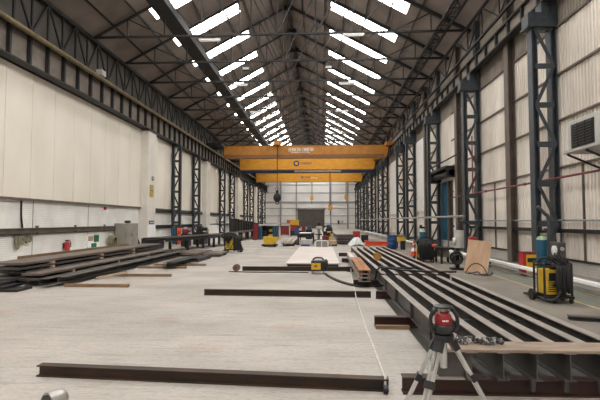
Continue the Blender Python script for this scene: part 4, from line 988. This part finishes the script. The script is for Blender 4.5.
t = thing('parts_crate', 'yellow crate on stand behind the blue drum', 'crate', (4.75, 27.5, 0))
MB().box(4.5, 5.05, 27.3, 27.8, 0.35, 0.62).build('crate_body', 'yellow', t, bevel=0.01)
MB().box(4.55, 5.0, 27.35, 27.75, 0.62, 0.75).build('contents', 'timber', t)
for x in (4.54, 4.98):
    for y in (27.35, 27.75): MB().box(x-0.03, x+0.03, y-0.03, y+0.03, 0, 0.35).build('leg', 'black', t)

# ------------------------------------------------------------------ middle distance, centre
t = thing('plate_stack', 'stack of grey plates on timber right of centre', 'steel plate', (1.6, 31, 0))
bpy.data.objects.remove(t)
for k in range(6):
    z = 0.10 + k*0.11
    if k: 
        for yy in (31.2, 34.5): tag(MB().box(1.0+0.04*k, 2.2, yy-0.06, yy+0.06, z-0.055, z).build('spacer_block', 'timber', loc=(1.6, yy, z-0.055)), 'timber spacer in the centre plate stack', 'timber spacer', 'timber spacers in the centre plate stack')
    slab_thing('grey plate in the stack right of centre, %s' % (['bottom one', 'second up', 'third up', 'fourth up', 'fifth up', 'topmost'][k]), 1.02-0.08*(k % 2), 2.25-0.06*(k % 2), 30.7+0.15*(k % 2), 41.0, z, z+0.05, 'mill' if k % 2 else 'stack_top', group='plates stacked right of centre')
for yy in (31.2, 34.5): tag(MB().box(1.05, 2.2, yy-0.08, yy+0.08, 0, 0.10).build('spacer_block', 'timber', loc=(1.6, yy, 0)), 'timber under the centre plate stack, %s end' % ('near' if yy < 33 else 'far'), 'timber')
t = thing('plastic_sheeting', 'crumpled pale plastic sheeting heaped beside orange beam', 'sheeting', (2.5, 30, 0))
b = MB(); rr = random.Random(8)
grid = [[b.bm.verts.new((1.75+1.0*i/10, 28.9+1.6*j/6, 0.02 + max(0, (0.52*math.sin(math.pi*(i+0.6)/11.5)*math.sin(math.pi*(j+0.5)/7)) + rr.uniform(-.06,.06)))) for j in range(7)] for i in range(11)]
for i in range(10):
    for j in range(6): b.bm.faces.new((grid[i][j], grid[i+1][j], grid[i+1][j+1], grid[i][j+1]))
so = b.build('sheet', 'plastic', t)
sm = so.modifiers.new('thick', 'SOLIDIFY'); sm.thickness = 0.01
tag(MB().box(2.3, 2.8, 33, 33.6, 0, 0.85).build('red_crate', 'red', loc=(2.5, 33.3, 0), bevel=0.02), 'small red crate behind the plastic sheeting', 'crate')
tag(MB().box(3.0, 3.5, 34, 34.6, 0, 0.55).build('dark_crate', 'black_steel', loc=(3.2, 34.3, 0), bevel=0.02), 'low dark crate behind the orange beam', 'crate')
# white framed mesh guard
t = thing('mesh_guard', 'low grey mesh guard with rounded white frame', 'guard', (0.05, 27.4, 0))
MB().tube([(-0.36, 27.4, 0.02), (-0.36, 27.4, 0.30), (-0.28, 27.4, 0.40), (0.30, 27.4, 0.40), (0.38, 27.4, 0.30), (0.38, 27.4, 0.02)], 0.035, 8, 4).build('frame', 'white', t, smooth=True)
MB().box(-0.33, 0.35, 27.41, 27.8, 0.03, 0.38).build('mesh_panel', 'mesh_grey', t)
MB().box(-0.02, 0.03, 27.37, 27.42, 0.02, 0.40).build('mullion', 'white', t)
# pallet with boxes
t = thing('timber_pallet', 'pale timber pallet with boards left of plate stack', 'pallet', (0.75, 30, 0))
for k in range(6): MB().box(0.42, 1.0, 28.6+k*0.35, 28.85+k*0.35, 0.12, 0.15).build('deck_board', 'timber_pale', t)
for x in (0.45, 0.68, 0.90): MB().box(x, x+0.08, 28.6, 30.6, 0, 0.12).build('runner', 'timber', t)
tag(MB().box(0.45, 0.95, 28.75, 29.6, 0.15, 0.36).build('carton', 'timber_pale', loc=(0.7, 29, 0.15), bevel=0.01), 'cardboard carton on the pallet by the plate stack', 'carton')
tag(MB().box(0.5, 0.9, 29.7, 30.4, 0.15, 0.52).build('carton', 'timber_pale', loc=(0.7, 30, 0.15), bevel=0.01), 'taller cardboard carton at the back of pallet', 'carton')
# bench with white sheet
t = thing('workbench', 'black workbench with white sheet on top in centre', 'bench', (-1.15, 32, 0))
MB().box(-1.68, -0.5, 31.2, 34.0, 0.66, 0.74).build('bench_top', 'black_steel', t)
MB().box(-1.64, -0.55, 31.3, 33.9, 0.45, 0.64).build('shelf', 'black', t)
for x in (-1.64, -0.62):
    for y in (31.25, 33.9): MB().box(x, x+0.08, y-0.04, y+0.04, 0, 0.66).build('leg', 'black_steel', t)
o = tag(MB().box(-1.55, -0.75, 31.25, 33.4, 0.742, 0.757).build('cover_sheet', 'paper', loc=(-1.1, 32, 0.742)), 'white sheet laid over the black centre workbench', 'sheet')
tag(MB().box(-1.40, -0.6, 29.6, 30.6, 0.0, 0.36).build('steel_box', 'light_grey', loc=(-1.2, 30, 0), bevel=0.02), 'pale grey steel box below front of black workbench', 'box')
tag(MB().box(-1.3, -0.75, 28.6, 29.2, 0.0, 0.11).build('flat_tray', 'blue', loc=(-1.0, 28.9, 0), bevel=0.01), 'dark blue tray on floor before the grey box', 'tray')
t = thing('hand_drill_stand', 'dark upright stand with blue panel left of workbench', 'stand', (-1.57, 30.2, 0))
MB().box(-1.70, -1.45, 31.0-1.0, 30.4, 0, 0.05).build('base', 'black', t); MB().box(-1.62, -1.52, 30.15, 30.25, 0.05, 1.3).build('post', 'black', t)
MB().box(-1.80, -1.55, 30.1, 30.14, 0.7, 1.15).build('panel', 'blue', t)
# pillar drill
t = thing('pillar_drill', 'pale grey pillar drill behind the mesh guard', 'machine', (-0.25, 36, 0))
MB().box(-0.55, 0.1, 35.7, 36.4, 0, 0.12).build('base', 'black_steel', t)
MB().cyl((-0.22, 36.1, 0.12), (-0.22, 36.1, 1.2), 0.11).build('column', 'light_grey', t, smooth=True)
MB().box(-0.45, 0.05, 35.55, 36.3, 0.95, 1.18).build('head', 'light_grey', t, bevel=0.04)
MB().cyl((-0.22, 36.2, 1.18), (-0.22, 36.2, 1.45), 0.12).build('motor', 'black', t)
MB().cyl((-0.22, 35.7, 0.75), (-0.22, 35.7, 0.95), 0.04).build('spindle', 'satin', t)
MB().box(-0.5, 0.05, 35.5, 36.1, 0.5, 0.56).build('drill_table', 'black_steel', t)
for s, yy in ((-1, 35.75), (1, 35.75)): MB().bar((-0.22, yy, 1.05), (-0.22+s*0.45, yy-0.05, 1.0), 0.04).build('handle', 'timber_pale', t)
tag(MB().box(-1.25, -0.75, 35.8, 36.6, 0, 0.95).build('machine_cabinet', 'black', loc=(-0.8, 36.2, 0), bevel=0.02), 'black cabinet left of the pillar drill', 'cabinet')
tag(MB().box(0.12, 0.45, 35.2, 36.0, 0, 0.8).build('machine_cabinet', 'black_steel', loc=(0.35, 36, 0), bevel=0.02), 'dark cabinet between pillar drill and yellow machine', 'cabinet')
tag(MB().box(0.05, 0.45, 33.5, 34.0, 0, 0.5).build('red_green_box', 'dark_red', loc=(0.25, 33.7, 0), bevel=0.02), 'small reddish box at foot of the yellow machine', 'box')
t = thing('yellow_machine', 'yellow and black machine before the roller shutter, right side', 'machine', (0.85, 36.90, 0))
MB().box(0.5, 1.2, 36.900, 37.50, 0.1, 0.75).build('body', 'yellow', t, bevel=0.04)
MB().box(0.62, 1.02, 36.48, 36.900, 0.4, 0.65).build('dark_panel', 'black', t)
MB().tube([(0.5, 36.900, 0.7), (0.5, 36.60, 1.05), (0.8, 36.70, 1.2), (1.15, 36.70, 1.05), (1.2, 36.60, 0.6)], 0.06, 8).build('hose_guard', 'black', t)
for x in (0.52, 1.12):
    for y in (36.60, 37.40): MB().cyl((x-0.04, y, 0.12), (x+0.04, y, 0.12), 0.12).build('wheel', 'rubber', t)
t.location.x -= 0.36
t = thing('blue_drum', 'small blue plastic drum above the yellow machine', 'drum', (0.55, 38.00, 0))
MB().box(0.35, 0.85, 37.75, 38.30, 0, 0.95).build('stand', 'black', t)
MB().lathe((0.6, 38.00, 0.95), ((0.16,0),(0.18,0.03),(0.18,0.3),(0.08,0.36)), 16).build('body', 'blue', t, smooth=True)
# --- left of centre
t = thing('flat_trolley', 'low flat trolley with loose boards behind the yellow skip', 'trolley', (-2.3, 30.5, 0))
MB().box(-2.55, -1.78, 28.4, 36.0, 0.16, 0.24).build('deck', 'mill', t)
for x in (-2.45, -1.85):
    for y in (29.0, 35.3): MB().cyl((x-0.04, y, 0.08), (x+0.04, y, 0.08), 0.08).build('wheel', 'rubber', t)
for k, (x, y0, y1, a) in enumerate(((-2.46, 28.8, 33.5, 0.012), (-2.26, 29.2, 34.6, 0.012), (-2.06, 28.7, 34.0, 0.0), (-1.88, 29.5, 35.2, 0.0))):
    o = MB().box(-0.06, 0.06, -(y1-y0)/2, (y1-y0)/2, 0, 0.06).build('loose_board', 'timber_pale' if k % 2 == 0 else 'primer_white', loc=(0,0,0)); o.location = (x, (y0+y1)/2, 0.24); o.rotation_euler.z = a
    tag(o, ['loose timber board on the trolley, leftmost', 'loose pale board on the trolley, second from left', 'loose timber board on the trolley, third from left', 'loose pale board on the trolley, rightmost'][k], 'board', 'loose boards on the flat trolley')
t = thing('tipping_skip', 'bright yellow tipping skip on the floor left of centre', 'skip', (-3.2, 28.0, 0))
MB().hexa([(-3.55,27.75,0.16),(-3.0,27.75,0.16),(-3.0,28.7,0.16),(-3.55,28.7,0.16),(-3.6,27.7,0.62),(-2.62,27.7,0.56),(-2.62,28.75,0.56),(-3.6,28.75,0.62)]).build('hopper', 'yellow', t)
MB().box(-3.7, -2.8, 27.8, 28.7, 0.04, 0.16).build('base_frame', 'black', t)
for x in (-3.55, -2.95): MB().box(x, x+0.1, 27.75, 28.75, 0, 0.05).build('skid', 'black', t)
MB().box(-3.62, -2.6, 27.68, 27.7, 0.54, 0.62).build('rim', 'yellow', t)
# dark fabricated wall of plate on trestles
t = thing('steel_fabrication', 'tall dark ribbed steel fabrication on timber trestles at left', 'fabrication', (-7, 42, 0))
MB().hexa([(-7.35,36,0.75),(-7.0,36,0.75),(-7.0,50,0.75),(-7.35,50,0.75),(-7.35,36,1.80),(-7.0,36,1.80),(-7.0,50,1.32),(-7.35,50,1.32)]).build('body', 'black_steel', t)
MB().box(-7.4, -6.3, 36.0, 50.0, 0.66, 0.75).build('bed', 'stack_top', t)
for k in range(11):
    y = 36.4 + 1.3*k; zt = 1.77-0.033*1.3*k
    MB().box(-7.0, -6.92, y-0.05, y+0.05, 0.75, zt).build('rib', 'dark_steel', t)
MB().hexa([(-7.0,36,1.74),(-6.9,36,1.74),(-6.9,50,1.26),(-7.0,50,1.26),(-7.0,36,1.80),(-6.9,36,1.80),(-6.9,50,1.32),(-7.0,50,1.32)]).build('top_edge', 'dark_steel', t)
for y in (36.3, 39.5, 43, 46.5, 49.6):
    for x in (-7.2, -6.5): MB().box(x-0.1, x+0.1, y-0.1, y+0.1, 0, 0.66).build('trestle_leg', 'rust', t)
t = thing('steel_cabinet', 'dark red steel cabinet at left before the machine shelter', 'cabinet', (-5.7, 38.3, 0))
MB().box(-5.80, -5.42, 38.0, 38.9, 0.03, 1.34).build('body', 'dark_red', t, bevel=0.015)
MB().box(-5.78, -5.44, 37.985, 38.0, 0.08, 1.30).build('door', 'dark_red', t)
MB().box(-5.78, -5.44, 38.05, 38.85, 0, 0.03).build('plinth', 'black', t)
tag(MB().box(-5.38, -5.16, 38.6, 39.1, 0, 1.15).build('teal_locker', 'teal', loc=(-5.3, 38.8, 0), bevel=0.01), 'narrow teal locker right of the dark red cabinet', 'locker')
t = thing('machine_shelter', 'black machine bay with pale canopy and teal posts', 'machine', (-4.7, 41, 0))
MB().hexa([(-6.0,39.8,1.12),(-3.9,39.8,1.35),(-3.9,42.5,1.35),(-6.0,42.5,1.2),(-6.0,39.8,1.18),(-3.9,39.8,1.42),(-3.9,42.5,1.42),(-6.0,42.5,1.26)]).build('canopy', 'primer_white', t)
MB().box(-5.6, -4.0, 41.4, 42.3, 0, 1.15).build('back_panel', 'black', t)
for x in (-5.7, -4.25, -4.0): MB().box(x-0.09, x+0.09, 39.9, 40.1, 0, 1.16).build('post', 'teal', t)
MB().box(-4.75, -4.4, 40.1, 40.5, 0.05, 0.42).build('motor', 'yellow', t, bevel=0.03)
MB().box(-4.7, -4.45, 40.3, 40.7, 0.62, 0.86).build('gear_head', 'yellow', t, bevel=0.03)
MB().box(-5.5, -4.9, 40.2, 41.4, 0.0, 0.7).build('bed', 'black_steel', t)
# far red / yellow items and sign on the end wall
for k, (x, y, w_, h, m, nm, lb) in enumerate(((-4.1, 50, 0.9, 1.0, 'dark_red', 'steel_bin', 'dark red steel bin far back, right of machine bay'), (-3.2, 52, 0.8, 1.1, 'red', 'steel_bin', 'brighter red steel bin in the far background'),
                                           (-3.5, 58, 1.1, 1.7, 'yellow', 'stores_cage', 'ochre yellow stores cage below the red end wall sign'), (-2.2, 56, 0.8, 0.8, 'light_grey', 'stores_box', 'grey stores box in the far background'),
                                           (-2.6, 47, 1.3, 0.55, 'black_steel', 'stores_crate', 'low dark crate far back behind the trolley'), (-1.75, 44, 0.35, 1.05, 'dark_red', 'stores_locker', 'slim reddish locker left of the roller shutter'), (-1.2, 44, 0.4, 1.0, 'teal', 'stores_locker', 'slim teal locker before the roller shutter'))):
    t = thing(nm, lb, nm.split('_')[1], (x, y, 0))
    MB().box(x-w_/2, x+w_/2, y, y+0.8, 0.08, h).build('body', m, t, bevel=0.02)
    MB().box(x-w_/2-0.03, x+w_/2+0.03, y-0.03, y+0.83, h, h+0.05).build('rim', m, t)
    for xx in (x-w_/2+0.05, x+w_/2-0.05): MB().box(xx-0.05, xx+0.05, y, y+0.8, 0, 0.08).build('skid', 'black', t)
t = thing('wall_sign', 'red sign with pale print on the end wall', 'sign', (-7.1, Y1-0.25, 1.2))
MB().box(-7.4, -6.65, Y1-0.28, Y1-0.24, 1.2, 1.8).build('board', 'red', t)
MB().box(-7.25, -6.8, Y1-0.285, Y1-0.28, 1.45, 1.52).build('lettering', 'paper', t)
for k, x in enumerate((3.6, 4.4)):
    tag(MB().box(x-0.2, x+0.2, Y1-0.36, Y1-0.23, 0.95, 1.75).build('switch_box', 'black' if k == 0 else 'light_grey', loc=(x, Y1-0.3, 1)), ['black switch box on end wall right of shutter', 'pale switch box on end wall beside black one'][k], 'box')

# ------------------------------------------------------------------ daylight, camera
w = bpy.data.worlds.new('World'); scene.world = w; w.use_nodes = True
bg = w.node_tree.nodes['Background']; bg.inputs['Color'].default_value = (0.90, 0.95, 1.0, 1); bg.inputs['Strength'].default_value = 0.35
cam = bpy.data.cameras.new('camera'); co = bpy.data.objects.new('camera', cam); COL.objects.link(co)
cam.sensor_width = 36; cam.lens = 27; cam.clip_end = 300; cam.clip_start = 0.05
co.location = (0, 0, 1.6)
psi = math.atan(21.5/450); th = math.atan(21*math.cos(psi)/450)
co.rotation_euler = (math.pi/2 + th, 0, psi)
scene.camera = co
scene.view_settings.view_transform = 'Standard'; scene.view_settings.look = 'None'; scene.view_settings.gamma = 1
scene.view_settings.use_curve_mapping = False; scene.view_settings.exposure = -0.25
scene.cycles.max_bounces = 8; scene.cycles.diffuse_bounces = 5
